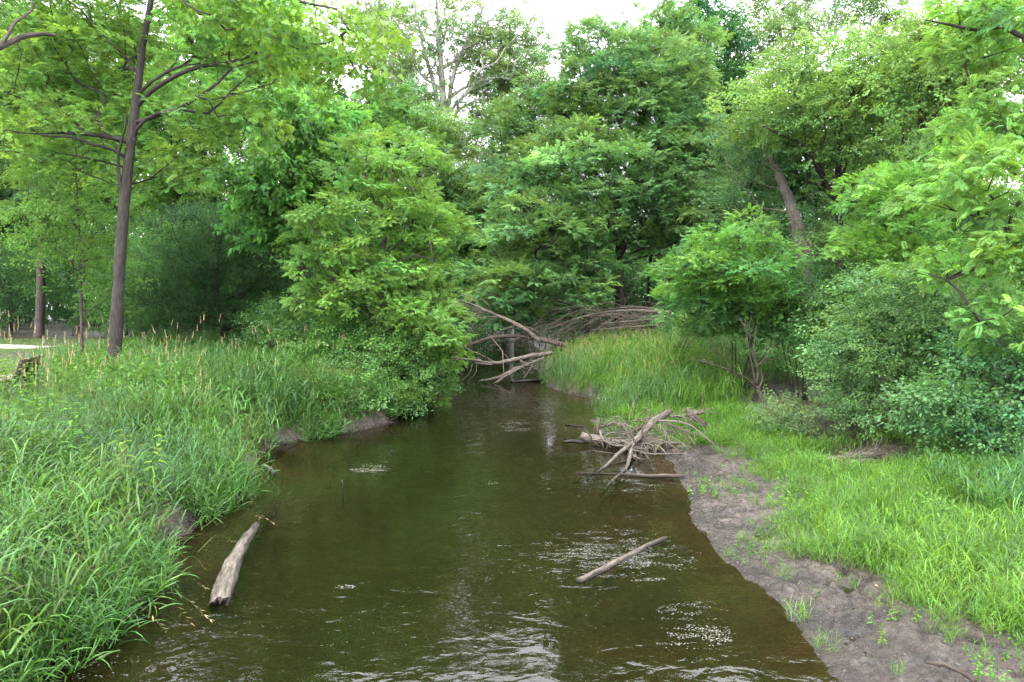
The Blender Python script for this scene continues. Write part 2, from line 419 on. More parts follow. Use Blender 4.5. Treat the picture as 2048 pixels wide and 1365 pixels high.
rm_ = node(N, "ShaderNodeMath", operation="ADD"); L.new(ws.outputs[0], rm_.inputs[0]); L.new(ra.outputs["Fac"], rm_.inputs[1])
mu = node(N, "ShaderNodeMath", operation="MULTIPLY"); mu.inputs[1].default_value = 0.26; L.new(w2.outputs["Fac"], mu.inputs[0])
ad = node(N, "ShaderNodeMath", operation="ADD"); L.new(w1.outputs["Fac"], ad.inputs[0]); L.new(mu.outputs[0], ad.inputs[1])
mu2 = node(N, "ShaderNodeMath", operation="MULTIPLY"); L.new(ad.outputs[0], mu2.inputs[0]); L.new(rm_.outputs[0], mu2.inputs[1])
bp = node(N, "ShaderNodeBump", Strength=1.0, Distance=0.025); L.new(mu2.outputs[0], bp.inputs["Height"])
da = node(N, "ShaderNodeAttribute", attribute_name="depth")
dr = node(N, "ShaderNodeMapRange"); dr.inputs["From Min"].default_value = 0.0; dr.inputs["From Max"].default_value = 0.5; dr.inputs["To Min"].default_value = 0.08; dr.inputs["To Max"].default_value = 0.90
L.new(da.outputs["Fac"], dr.inputs["Value"])
murk = node(N, "ShaderNodeBsdfDiffuse", Color=(0.0056, 0.0074, 0.0021, 1)); tr = node(N, "ShaderNodeBsdfTransparent", Color=(0.80, 0.72, 0.52, 1))
m1 = node(N, "ShaderNodeMixShader"); L.new(dr.outputs[0], m1.inputs[0]); L.new(tr.outputs[0], m1.inputs[1]); L.new(murk.outputs[0], m1.inputs[2])
gl = node(N, "ShaderNodeBsdfGlossy", Roughness=0.0); L.new(bp.outputs[0], gl.inputs["Normal"])
fr = node(N, "ShaderNodeFresnel", IOR=1.33); L.new(bp.outputs[0], fr.inputs["Normal"])
m2 = node(N, "ShaderNodeMixShader"); L.new(fr.outputs[0], m2.inputs[0]); L.new(m1.outputs[0], m2.inputs[1]); L.new(gl.outputs[0], m2.inputs[2])
L.new(m2.outputs[0], out.inputs["Surface"])
water = obj("creek_water", mesh_from("creek_water", V, Q, None, m, True, {"depth": ("FLOAT", dep), "riffle": ("FLOAT", rif)}), kind="structure")

# ------------------------------------------------------------------ leaf sprays (meshes that the crowns repeat)
class Spray:
    def __init__(s, seed): s.V, s.T, s.lv, s.rng = [], [], [], random.Random(seed)
    def tri(s, pts, faces, lv):
        b = len(s.V); s.V += [tuple(p) for p in pts]; s.T += [tuple(b + i for i in f) for f in faces]; s.lv += [lv] * len(pts)
    def leaf(s, base, d, n, L, w, fold=0.15, lv=None, shape="rhomb", droop=0.0):
        d = np.asarray(d, float); d /= np.linalg.norm(d) + 1e-9
        n = np.asarray(n, float); n = n - d * np.dot(n, d); n /= np.linalg.norm(n) + 1e-9
        sd = np.cross(n, d); base = np.asarray(base, float)
        lv = s.rng.random() if lv is None else lv
        g = np.array([0, 0, -1.0])
        P = lambda a, b, h=0.0: base + d * L * a + sd * w * b + n * w * h + g * droop * L * a * a
        if shape == "rhomb":
            s.tri([P(0, 0), P(.42, -.5, fold), P(1, 0), P(.42, .5, fold)], [(0, 1, 2), (0, 2, 3)], lv)
        elif shape == "oval":
            s.tri([P(0, 0), P(.25, -.42, fold), P(.65, -.38, fold * .8), P(1, 0), P(.65, .38, fold * .8), P(.25, .42, fold), P(.5, 0)],
                  [(0, 1, 6), (1, 2, 6), (2, 3, 6), (3, 4, 6), (4, 5, 6), (5, 0, 6)], lv)
        elif shape == "heart":
            s.tri([P(0, 0), P(-.10, -.30, .05), P(.15, -.52, fold), P(.5, -.40, fold), P(1.05, 0, -.15), P(.5, .40, fold), P(.15, .52, fold), P(-.10, .30, .05), P(.45, 0)],
                  [(0, 1, 8), (1, 2, 8), (2, 3, 8), (3, 4, 8), (4, 5, 8), (5, 6, 8), (6, 7, 8), (7, 0, 8)], lv)
        elif shape == "maple":
            o = [(0, 0), (-.08, -.28), (.12, -.60), (.34, -.30), (.62, -.46), (.66, -.18), (1.0, 0), (.66, .18), (.62, .46), (.34, .30), (.12, .60), (-.08, .28)]
            s.tri([P(a, b, fold * abs(b)) for a, b in o] + [P(.3, 0)], [(i, (i + 1) % 12, 12) for i in range(12)], lv)
    def blade(s, base, d, L, w, bend, lv, segs=4, twist=0.0):
        d = np.asarray(d, float); d /= np.linalg.norm(d)
        hz = np.array([d[0], d[1], 0.0]); hz /= np.linalg.norm(hz) + 1e-9
        sd = np.array([-hz[1], hz[0], 0]) * math.cos(twist) + hz * math.sin(twist)
        p = np.asarray(base, float); pts = []; el = math.asin(max(-1, min(1, d[2])))
        for k in range(segs + 1):
            t = k / segs; ww = w * (0.55 + 0.9 * t - 1.45 * t ** 2.2) if k < segs else 0
            ww = max(ww, 0)
            pts.append(p - sd * ww / 2); pts.append(p + sd * ww / 2)
            a = el - bend * t ** 1.3
            p = p + (hz * math.cos(a) + np.array([0, 0, math.sin(a)])) * L / segs
        b = len(s.V); s.V += [tuple(q) for q in pts]; s.lv += [lv] * len(pts)
        for k in range(segs):
            s.T += [(b + 2 * k, b + 2 * k + 1, b + 2 * k + 3), (b + 2 * k, b + 2 * k + 3, b + 2 * k + 2)]
    def obj(s, name, mat):
        me = mesh_from(name, s.V, None, s.T, mat, False, {"lv": ("FLOAT", s.lv)})
        return bpy.data.objects.new(name, me)      # never linked to the scene: only repeated inside crowns and grass

def pinnate(s, base, az, el, L, pairs, ll, lw, droop=0.9):
    rng = s.rng; lv = rng.random()
    hz = np.array([math.cos(az), math.sin(az), 0]); sd = np.array([-math.sin(az), math.cos(az), 0])
    p = np.asarray(base, float); n = pairs + 1
    for k in range(1, n + 1):
        t = k / n; a = el - droop * t ** 1.2
        dr = hz * math.cos(a) + np.array([0, 0, math.sin(a)])
        p = p + dr * L / n; up = np.cross(dr, sd) * -1
        if up[2] < 0: up = -up
        if t < 0.2: continue
        sz = 0.7 + 0.6 * math.sin(math.pi * min(1, t * .9))
        for sg in (-1, 1):
            d = sd * sg * 0.85 + dr * 0.55 + np.array([0, 0, -0.18 - .25 * rng.random()])
            s.leaf(p, d, up + .3 * np.array([rng.gauss(0, 1), rng.gauss(0, 1), 0]), ll * sz, lw * sz, .12, min(1, max(0, lv + rng.gauss(0, .12))))
    s.leaf(p, dr, up, ll * .9, lw * .9, .1, lv)

def spray_pinnate(name, seed, nl=6, L=.38, pairs=6, ll=.09, lw=.034, twig=.30, mat=None, droop=.9):
    s = Spray(seed)
    for k in range(nl):
        t = .15 + .85 * k / nl
        az = (k % 2 * 2 - 1) * (1.25 - .9 * t) + s.rng.gauss(0, .3)
        pinnate(s, (twig * t, 0, .06 * t), az, .35 + .3 * s.rng.random(), L * s.rng.uniform(.8, 1.15), pairs, ll, lw, droop * s.rng.uniform(.7, 1.3))
    return s.obj(name, mat or M_LEAF)
def spray_broad(name, seed, nl=14, ll=.12, lw=.10, twig=.5, shape="oval", spread=1.0, mat=None, hang=.25):
    s = Spray(seed); r = s.rng
    for k in range(nl):
        t = (k + .5) / nl; sg = k % 2 * 2 - 1
        az = sg * (1.35 - .9 * t) + r.gauss(0, .35)
        sub = r.random() * .22 * spread
        b = np.array([twig * t + math.cos(az) * sub, math.sin(az) * sub, r.gauss(0, .05) * spread])
        d = np.array([math.cos(az), math.sin(az), -hang + r.gauss(0, .25)])
        s.leaf(b, d, (r.gauss(0, .45), r.gauss(0, .45), 1), ll * r.uniform(.7, 1.2), lw * r.uniform(.75, 1.15), .18, None, shape, .12)
    return s.obj(name, mat or M_LEAF)

SPR = {}
SPR["ash"] = [spray_pinnate(f"ash_spray{k}", 10 + k, 6, .34, 5, .105, .042, .32) for k in range(3)]
SPR["locust"] = [spray_pinnate(f"locust_spray{k}", 20 + k, 7, .42, 7, .085, .036, .38) for k in range(3)]
SPR["farpinnate"] = [spray_pinnate(f"far_pinnate_spray{k}", 25 + k, 7, .55, 5, .15, .062, .5) for k in range(3)]
SPR["heaven"] = [spray_pinnate(f"heaven_spray{k}", 30 + k, 6, .60, 9, .13, .045, .30, None, 1.15) for k in range(3)]
SPR["broad"] = [spray_broad(f"broad_spray{k}", 40 + k, 24, .13, .10, .65, "rhomb") for k in range(3)]
SPR["farbroad"] = [spray_broad(f"far_broad_spray{k}", 45 + k, 26, .21, .18, .95, "rhomb", 1.6) for k in range(3)]
SPR["maple"] = [spray_broad(f"maple_spray{k}", 50 + k, 10, .15, .16, .5, "maple", 1, None, .6) for k in range(3)]
SPR["heart"] = [spray_broad(f"heart_spray{k}", 60 + k, 9, .21, .19, .5, "heart", 1, None, .75) for k in range(3)]
SPR["small"] = [spray_broad(f"small_leaf_spray{k}", 70 + k, 40, .055, .036, .48, "rhomb", .7, M_GLOSS) for k in range(3)]
SPR["bramble"] = [spray_broad(f"bramble_spray{k}", 80 + k, 22, .085, .06, .45, "oval", .9, M_GLOSS, .3) for k in range(3)]
SPR["hawthorn"] = [spray_broad(f"hawthorn_spray{k}", 90 + k, 34, .075, .05, .6, "rhomb", .9) for k in range(3)]
SPR["young"] = [spray_broad(f"young_tree_spray{k}", 95 + k, 20, .10, .06, .5, "rhomb", .8) for k in range(3)]

def tuft(name, seed, culms, H, leafL, leafW, per, spread, tilt=.25, bend=1.8, mat=None):
    s = Spray(seed); r = s.rng
    for c in range(culms):
        az = r.random() * 6.283; rr = spread * math.sqrt(r.random())
        b = np.array([rr * math.cos(az), rr * math.sin(az), -.03])
        az2 = az + r.gauss(0, .8); tl = abs(r.gauss(0, tilt)) + .04; h = H * r.uniform(.65, 1.1); lv = r.random()
        top = np.array([math.cos(az2) * math.sin(tl), math.sin(az2) * math.sin(tl), math.cos(tl)])
        s.blade(b, top + np.array([1e-3, 0, 0]), h * .95, leafW * .35, .25, lv * .8, 3)
        for k in range(per):
            t = .12 + .80 * k / max(1, per - 1) if per > 1 else 0
            a = az2 + r.random() * 6.283
            el = r.uniform(.75, 1.25)
            s.blade(b + top * h * t * .95, (math.cos(a) * math.cos(el), math.sin(a) * math.cos(el), math.sin(el)),
                    leafL * r.uniform(.7, 1.2), leafW * r.uniform(.7, 1.2), bend * r.uniform(.6, 1.25), min(1, max(0, lv + r.gauss(0, .2))), 4, r.gauss(0, .3))
    return s.obj(name, mat or M_BLADE)
SPR["reed"] = [tuft(f"reed_grass_tuft{k}", 100 + k, 6, .85, .38, .025, 6, .17, .24, 1.9) for k in range(3)]
SPR["lawn"] = [tuft(f"lawn_tuft{k}", 110 + k, 14, .07, .09, .008, 1, .22, .4, 1.2) for k in range(2)]
SPR["bright"] = [tuft(f"bright_grass_tuft{k}", 120 + k, 14, .26, .22, .010, 4, .15, .35, 1.7) for k in range(3)]
SPR["meadow"] = [tuft(f"meadow_grass_tuft{k}", 130 + k, 9, .85, .42, .014, 5, .20, .28, 1.6) for k in range(3)]
def seedstalk(name, seed, n, H, head, spread):
    s = Spray(seed); r = s.rng
    for c in range(n):
        az = r.random() * 6.283; rr = spread * math.sqrt(r.random()); az2 = r.random() * 6.283; tl = abs(r.gauss(0, .16))
        b = np.array([rr * math.cos(az), rr * math.sin(az), -.03])
        top = np.array([math.cos(az2) * math.sin(tl), math.sin(az2) * math.sin(tl) + 1e-3, math.cos(tl)])
        h = H * r.uniform(.8, 1.15)
        s.blade(b, top, h, .007, .2, .1, 3)
        s.blade(b, top, h * .5, .012, .1, .0, 2, 1.5)
        tip = b + top * h * .99
        for k in range(12):
            t = k / 12; a = r.random() * 6.283
            d = np.array([math.cos(a) * .35, math.sin(a) * .35, 1])
            s.leaf(tip + top * (t - .6) * head, d, (math.cos(a), math.sin(a), .3), head * .22 * (1.2 - t), .014, .1, .9 + .1 * r.random())
    return s
def seed_material():
    m, N, L = newmat("seed_head_straw")
    out = node(N, "ShaderNodeOutputMaterial"); lv = node(N, "ShaderNodeAttribute", attribute_name="lv")
    rp = node(N, "ShaderNodeValToRGB"); e = rp.color_ramp.elements
    e[0].position, e[0].color = .45, (0.0780, 0.1260, 0.0360, 1); e[1].position, e[1].color = .6, (0.2520, 0.2040, 0.1020, 1)
    L.new(lv.outputs["Fac"], rp.inputs["Fac"])
    p = node(N, "ShaderNodeBsdfPrincipled", Roughness=.7); L.new(rp.outputs[0], p.inputs["Base Color"])
    t = node(N, "ShaderNodeBsdfTranslucent"); L.new(rp.outputs[0], t.inputs["Color"])
    mix = node(N, "ShaderNodeMixShader"); mix.inputs[0].default_value = .3
    L.new(p.outputs[0], mix.inputs[1]); L.new(t.outputs[0], mix.inputs[2]); L.new(mix.outputs[0], out.inputs["Surface"])
    return m
M_SEED = seed_material()
SPR["seed"] = [seedstalk(f"seed_stalks{k}", 140 + k, 4, 1.25, .17, .22).obj(f"seed_stalks{k}", M_SEED) for k in range(3)]
def forb(name, seed, H, n, ll, lw, shape="oval"):
    s = Spray(seed); r = s.rng
    for st in range(3):
        az = r.random() * 6.283; b = np.array([.1 * math.cos(az), .1 * math.sin(az), 0]); tl = .18
        top = np.array([math.cos(az) * tl, math.sin(az) * tl, 1]); h = H * r.uniform(.7, 1.1)
        s.blade(b, top, h, .012, .1, .1, 3)
        for k in range(n):
            t = .25 + .75 * k / n; a = k * 2.4 + r.gauss(0, .3)
            s.leaf(b + top * h * t, (math.cos(a), math.sin(a), .25 - .3 * r.random()), (0, 0, 1), ll * (1.25 - .6 * t), lw * (1.25 - .6 * t), .15, None, shape, .25)
    return s.obj(name, M_LEAF)
SPR["forb"] = [forb(f"forb{k}", 150 + k, .75, 10, .13, .06) for k in range(3)]
SPR["sprout"] = [forb(f"sprout{k}", 160 + k, .16, 6, .05, .02, "rhomb") for k in range(2)]

# ------------------------------------------------------------------ geometry nodes: repeat sprays on points
GN = {}
def gn_group(key):
    if key in GN: return GN[key]
    ng = bpy.data.node_groups.new("repeat_" + key, "GeometryNodeTree")
    ng.interface.new_socket("Geometry", in_out="INPUT", socket_type="NodeSocketGeometry")
    ng.interface.new_socket("Geometry", in_out="OUTPUT", socket_type="NodeSocketGeometry")
    N, L = ng.nodes, ng.links
    gi, go = N.new("NodeGroupInput"), N.new("NodeGroupOutput")
    iop, join = N.new("GeometryNodeInstanceOnPoints"), N.new("GeometryNodeJoinGeometry")
    for p_ in SPR[key]:
        oi = N.new("GeometryNodeObjectInfo"); oi.inputs["Object"].default_value = p_
        g2 = N.new("GeometryNodeGeometryToInstance"); L.new(oi.outputs["Geometry"], g2.inputs[0]); L.new(g2.outputs[0], join.inputs[0])
    def na(nm, t):
        a = N.new("GeometryNodeInputNamedAttribute"); a.data_type = t; a.inputs["Name"].default_value = nm; return a.outputs["Attribute"]
    e2 = N.new("FunctionNodeEulerToRotation"); L.new(na("rot", "FLOAT_VECTOR"), e2.inputs[0])
    iop.inputs["Pick Instance"].default_value = True
    L.new(gi.outputs[0], iop.inputs["Points"]); L.new(join.outputs[0], iop.inputs["Instance"]); L.new(na("var", "INT"), iop.inputs["Instance Index"])
    L.new(e2.outputs[0], iop.inputs["Rotation"]); L.new(na("scl", "FLOAT_VECTOR"), iop.inputs["Scale"])
    L.new(iop.outputs[0], go.inputs[0])
    GN[key] = ng
    return ng
def euler_of(X, Nn):
    X = X / (np.linalg.norm(X, axis=1, keepdims=True) + 1e-9)
    Z = Nn - X * (Nn * X).sum(1, keepdims=True); Z /= np.linalg.norm(Z, axis=1, keepdims=True) + 1e-9
    Y = np.cross(Z, X)
    ry = -np.arcsin(np.clip(X[:, 2], -1, 1)); rx = np.arctan2(Y[:, 2], Z[:, 2]); rz = np.arctan2(X[:, 1], X[:, 0])
    return np.stack([rx, ry, rz], 1)
N_INST = [0]
def scatter(name, key, P, rot, scl, col, parent=None, **tags):
    n = len(P); N_INST[0] += n
    rng = np.random.default_rng(n)
    scl = np.asarray(scl, float)
    if scl.ndim == 1: scl = np.repeat(scl[:, None], 3, 1)
    me = mesh_from(name, P, attrs={"rot": ("FLOAT_VECTOR", rot), "scl": ("FLOAT_VECTOR", scl), "var": ("INT", rng.integers(0, len(SPR[key]), n)),
                                   "col": ("FLOAT_COLOR", np.hstack([col, np.ones((n, 1))]))})
    o = obj(name, me, parent, **tags)
    md = o.modifiers.new("repeat", "NODES"); md.node_group = gn_group(key)
    return o
def colours(rng, n, c, sat=.10, val=.16, yellow=.10):
    c = np.asarray(c, float)
    v = np.exp(rng.normal(0, val, (n, 1))); y = rng.normal(0, yellow, (n, 1))
    c = c * np.array([.90, 1.0, .98])
    out = c[None] * v * np.exp(np.hstack([y * 1.2, y * .35, -y * .8]))
    return np.clip(out, 0.005, .6)

# ------------------------------------------------------------------ trees
def E(px, py, Y, rpx, rpy, rd=None):
    k = Y / FPX
    return (*at(px, py, Y), rpx * k, (rd if rd else rpx * k * .8), rpy * k)
def clump_centres(rng, ells, R, zmin, dens=1.0):
    out = []
    for (cx, cy, cz, ax, ay, az) in ells:
        vol = 4.19 * ax * ay * az
        n = max(4, int(dens * 2.2 * vol / (R ** 3 * 1.9)))
        d = rng.normal(size=(n, 3)); d /= np.linalg.norm(d, axis=1, keepdims=True)
        r = rng.random(n) ** (1 / 2.6)
        lump = 1 + .22 * vnoise(d[:, 0] * 2 + cx, d[:, 1] * 2 + cy, d[:, 2] * 2 + cz, 3)
        p = np.array([cx, cy, cz]) + d * (r * lump)[:, None] * np.array([ax, ay, az])
        out.append(p)
    p = np.vstack(out); p = p[p[:, 2] > zmin]
    p = p[rng.permutation(len(p))]; W = np.array([1, 1, 1.265]); K = np.empty((len(p), 3)); m_ = 0; pw = p * W; idx = []
    for i_, q in enumerate(pw):
        if m_ == 0 or ((K[:m_] - q) ** 2).sum(1).min() > (R * .95) ** 2:
            K[m_] = q; m_ += 1; idx.append(i_)
    return p[idx]
def grow(rng, trunk, cl, tip=.008, expo=.5, wander=.12, upw=.35):
    """connects every clump to the skeleton; returns list of (points, radii) chains"""
    pos = [p[:3] for p in trunk]; par = [-1] + list(range(len(trunk) - 1)); nt = len(trunk)
    path = [0.0]
    for k in range(1, nt): path.append(path[-1] + np.linalg.norm(pos[k] - pos[k - 1]))
    tr = trunk[:, :3]
    dist = np.array([np.min(np.linalg.norm(tr - c, axis=1)) for c in cl])
    tips = []
    start = int(nt * .18)
    PA = np.zeros((nt + 40 * len(cl) + 50, 3)); PL = np.zeros(len(PA)); PA[:nt] = tr; PL[:nt] = path; cur = nt
    for ci in np.argsort(dist):
        while cur < len(pos): PA[cur] = pos[cur]; PL[cur] = path[cur]; cur += 1
        c = cl[ci]; A = PA[start:cur]
        dv = c - A; dd = np.linalg.norm(dv, axis=1); hz = np.linalg.norm(dv[:, :2], axis=1)
        cost = dd + .25 * PL[start:cur] + 1.3 * np.clip(upw * hz - dv[:, 2], 0, None)
        a = int(np.argmin(cost)) + start; p0 = np.array(pos[a]); d = np.linalg.norm(c - p0)
        n = min(38, max(2, int(d / .45))); prev = a
        pd = p0 - np.array(pos[par[a]]) if par[a] >= 0 else np.array([0, 0, 1.0])
        pd = pd / (np.linalg.norm(pd) + 1e-9)
        ctrl = p0 + (pd * .35 + np.array([0, 0, .18]) + .65 * (c - p0) / (d + 1e-9) * np.array([1, 1, .5])) * d * .5
        off = rng.normal(0, wander, 3) * min(d, 2.5)
        for k in range(1, n + 1):
            t = k / n
            q = (1 - t) ** 2 * p0 + 2 * t * (1 - t) * ctrl + t * t * c + off * math.sin(math.pi * t) * .5
            pos.append(q); par.append(prev); path.append(path[prev] + d / n); prev = len(pos) - 1
        tips.append(prev)
    cnt = np.zeros(len(pos))
    for t in tips:
        k = t
        while k >= 0: cnt[k] += 1; k = par[k]
    rad = tip * np.maximum(cnt, .6) ** expo * 1.6
    kids = {}
    for k, p in enumerate(par):
        if k >= nt: kids.setdefault(p, []).append(k)
    chains, stack = [], [(p, k) for p in range(nt) for k in kids.get(p, [])]
    while stack:
        p, k = stack.pop()
        rp = rad[k] * 1.15 if p >= nt else min(rad[k] * 1.3, trunk[p][3] * .85)
        P, Rr = [pos[p], pos[k]], [rp, min(rad[k], rp)]
        while kids.get(k):
            ch = sorted(kids[k], key=lambda q: -cnt[q])
            for o in ch[1:]: stack.append((k, o))
            k = ch[0]; P.append(pos[k]); Rr.append(min(rad[k], Rr[-1]))
        Rr[-1] *= .6
        chains.append((np.array(P), np.array(Rr)))
    return chains
def crown_points(rng, cl, R, per, flat=.55, base=(0, 0), droop=0.0, lowcut=-.35):
    P, X, Nn = [], [], []
    for c in cl:
        k = max(2, int(per * rng.uniform(.7, 1.3))); rr = R * rng.uniform(.75, 1.25)
        d = rng.normal(size=(k * 2, 3)); d /= np.linalg.norm(d, axis=1, keepdims=True); d = d[d[:, 2] > lowcut][:k]; k = len(d)
        r = rr * rng.uniform(.35, 1.0, k) ** .6
        P.append(c + d * r[:, None] * np.array([1, 1, flat]))
        o = np.array([c[0] - base[0], c[1] - base[1], 0]); o /= np.linalg.norm(o) + 1e-6
        x = d * np.array([1, 1, .35]) + o * .45 + rng.normal(0, .25, (k, 3)); x[:, 2] += .12 - droop
        X.append(x); Nn.append(np.array([0, 0, .70]) + d * .75 + o * .15 + rng.normal(0, .28, (k, 3)))
    return np.vstack(P), np.vstack(X), np.vstack(Nn)

DOMES = {}
def dome(key, R, per, scl, flat, droop, lowcut):
    """bough-sized leaf clumps made of sprays; +X is the outward side"""
    dk = f"{key}_{R:.2f}_{per}_{scl:.2f}_{flat:.2f}_{droop:.2f}_{lowcut:.2f}"
    if dk in DOMES: return dk
    rng = np.random.default_rng(abs(hash((R, per, scl, flat))) % 99991)
    outs = []
    for v in range(5):
        P, X, Nn = crown_points(rng, np.zeros((1, 3)), R, per * 1.05, flat, (-1, 0), droop, lowcut)
        E_ = euler_of(X, Nn); VV, TT, LV, n0 = [], [], [], 0
        for p_, e_ in zip(P, E_):
            src = SPR[key][int(rng.integers(len(SPR[key])))].data
            co = np.empty(len(src.vertices) * 3, np.float32); src.vertices.foreach_get("co", co); co = co.reshape(-1, 3)
            tri = np.empty(len(src.polygons) * 3, np.int32); src.polygons.foreach_get("vertices", tri)
            lv = np.empty(len(src.vertices), np.float32); src.attributes["lv"].data.foreach_get("value", lv)
            cx_, sx = math.cos(e_[0]), math.sin(e_[0]); cy_, sy = math.cos(e_[1]), math.sin(e_[1]); cz_, sz = math.cos(e_[2]), math.sin(e_[2])
            Rm = np.array([[cz_ * cy_, cz_ * sy * sx - sz * cx_, cz_ * sy * cx_ + sz * sx], [sz * cy_, sz * sy * sx + cz_ * cx_, sz * sy * cx_ - cz_ * sx], [-sy, cy_ * sx, cy_ * cx_]])
            VV.append(co @ Rm.T * (scl * rng.uniform(.7, 1.25)) + p_); TT.append(tri.reshape(-1, 3) + n0); n0 += len(co)
            LV.append(np.clip(.55 * lv + .45 * rng.random(), 0, 1))
        outs.append(bpy.data.objects.new("leaf_clump", mesh_from("leaf_clump", np.vstack(VV), None, np.vstack(TT), SPR[key][0].data.materials[0], False, {"lv": ("FLOAT", np.concatenate(LV))})))
    SPR[dk] = outs; DOMES[dk] = 1
    return dk
def crown_scatter(name, rng, cl, key, R, per, scl, flat, base, droop, lowcut, col, val, root):
    f_ = {'locust': .57, 'heaven': .66, 'ash': .64, 'maple': .7, 'farpinnate': .64, 'farbroad': .66, 'broad': .72, 'hawthorn': .75, 'heart': .78}.get(key, .85)
    dk = dome(key, R, int(round(per * (1 / f_) ** 1.75)), scl * f_, flat, droop, lowcut); n = len(cl)
    d = cl - np.array([base[0], base[1], 0])
    az = np.arctan2(d[:, 1], d[:, 0]) + rng.normal(0, .6, n)
    rot = np.stack([rng.normal(0, .15, n), rng.normal(.10, .15, n), az], 1)
    return scatter(name, dk, cl - np.array(root.location), rot, rng.uniform(.78, 1.2, n), colours(rng, n, col, val=val), root, kind="stuff")

def tree(name, label, cat, trunk, ells, key, col, R=.8, per=10, scl=1.0, bark=None, seed=0, group=None, zmin=.8, dens=1.0, flat=.55, droop=0.0, tip=.008,
         limbs=None, sides=8, leaves=None, extra_cl=None, lowcut=-.35, val=.22, clear=None):
    """trunk: rows (x,y,z,r). ells: crown ellipsoids. limbs: hand-laid rows lists."""
    rng = np.random.default_rng(seed)
    T = spline(trunk, .45)
    base = T[0, :3].copy()
    root = obj(name, None, label=label, cat=cat, group=group)
    root.location = base
    mb = MB(); mb.tube(T[:, :3] - base, T[:, 3], sides, .12, seed)
    tm = mb.mesh("trunk", bark or M_BARK); obj("trunk", tm, root)
    cl = clump_centres(rng, ells, R, zmin, dens)
    if clear: cl = np.array([c for c in cl if clear(c)])
    if extra_cl is not None: cl = np.vstack([cl, extra_cl])
    skel = T
    for lm in limbs or []:
        LL = spline(lm, .3); b2 = MB(); b2.tube(LL[:, :3] - base, LL[:, 3], 7, .12, seed + 1)
        obj("limb", b2.mesh("limb", bark or M_BARK), root)
    if limbs:
        skel = np.vstack([T] + [spline(lm, .45) for lm in limbs])
    ch = grow(rng, skel, cl, tip)
    mb = MB()
    for P, r in ch:
        mb.tube(P - base, r, 5 if r[0] > .03 else 4, 0, 0, False)
    obj("branches", mb.mesh("branches", bark or M_BARK), root)
    crown = crown_scatter("crown", rng, cl, key, R, per, scl, flat, base, droop, lowcut, col, val, root)
    if leaves:
        P, X, Nn = crown_points(rng, cl, R, per, flat, base[:2], droop, lowcut); n = len(P); c_ = colours(rng, n, col, val=val)
        lkey, cnt, L_ = leaves
        dcam = np.linalg.norm(P - CAM, axis=1)
        idx = np.argsort(dcam + rng.normal(0, .8, n))[:cnt]
        mes = [q.data for q in lkey]
        for i_ in idx:
            o = obj("leaf", mes[int(rng.integers(len(mes)))], crown)
            o.location = P[i_] - base + rng.normal(0, .12, 3) + np.array([0, -.1, 0])
            a = rng.random() * 6.283
            o.rotation_euler = euler_of((X[i_] + rng.normal(0, .5, 3))[None], (Nn[i_] + np.array([0, -.5, 0]))[None])[0]
            s_ = L_ * rng.uniform(.75, 1.2); o.scale = (s_, s_, s_)
            o["col"] = [float(v) for v in c_[i_]] + [1.0]
    return root
def tr(*pts):
    """trunk rows from (px, py, depth, radius)"""
    return np.array([[*at(a, b, c), d] for a, b, c, d in pts])
def trg(px, Y, r, top_px, top_py, lean=0, Y2=None):
    """trunk standing on the ground at depth Y, reaching (top_px, top_py)"""
    g = at(px, 700, Y); g = np.array([g[0], Y, float(height(g[0], Y, False)) - .1])
    t = at(top_px, top_py, Y2 or Y); mid = g * .5 + t * .5 + np.array([lean, 0, 0])
    return np.array([[*g, r * 1.25], [*(g * .85 + mid * .15), r], [*mid, r * .8], [*t, r * .3]])
def single_leaf(name, seed, shape, L, w, k=3):
    o = []
    for i in range(k):
        s = Spray(seed + i); s.leaf((0, 0, 0), (1, 0, -.15), (0, 0, 1), L, w * (1 + .1 * i), .16, .35 + .2 * i, shape, .15 + .1 * i); o.append(s.obj(name, M_LEAF))
    return o
LEAF_HEART = single_leaf("heart_leaf", 1, "heart", .25, .22)
LEAF_MAPLE = single_leaf("lobed_leaf", 5, "maple", .17, .18)
def frond(name, seed, L, pairs, ll, lw):
    o = []
    for i in range(3):
        s = Spray(seed + i); pinnate(s, (0, 0, 0), 0, .35, L, pairs, ll, lw, 1.0 + .25 * i); o.append(s.obj(name, M_LEAF))
    return o
LEAF_FROND = frond("frond_leaf", 9, .62, 10, .14, .048)

C_ASH = (.105, .205, .044); C_LOC = (.104, .196, .070); C_BRIGHT = (.118, .222, .050); C_CAT = (.100, .222, .052)
C_SYC = (.125, .190, .085); C_DARK = (.028, .070, .027); C_BOX = (.122, .208, .062); C_HEAV = (.132, .250, .056)
C_BUSH = (.098, .180, .056); C_BRAM = (.066, .150, .054); C_FAR = (.090, .170, .060)

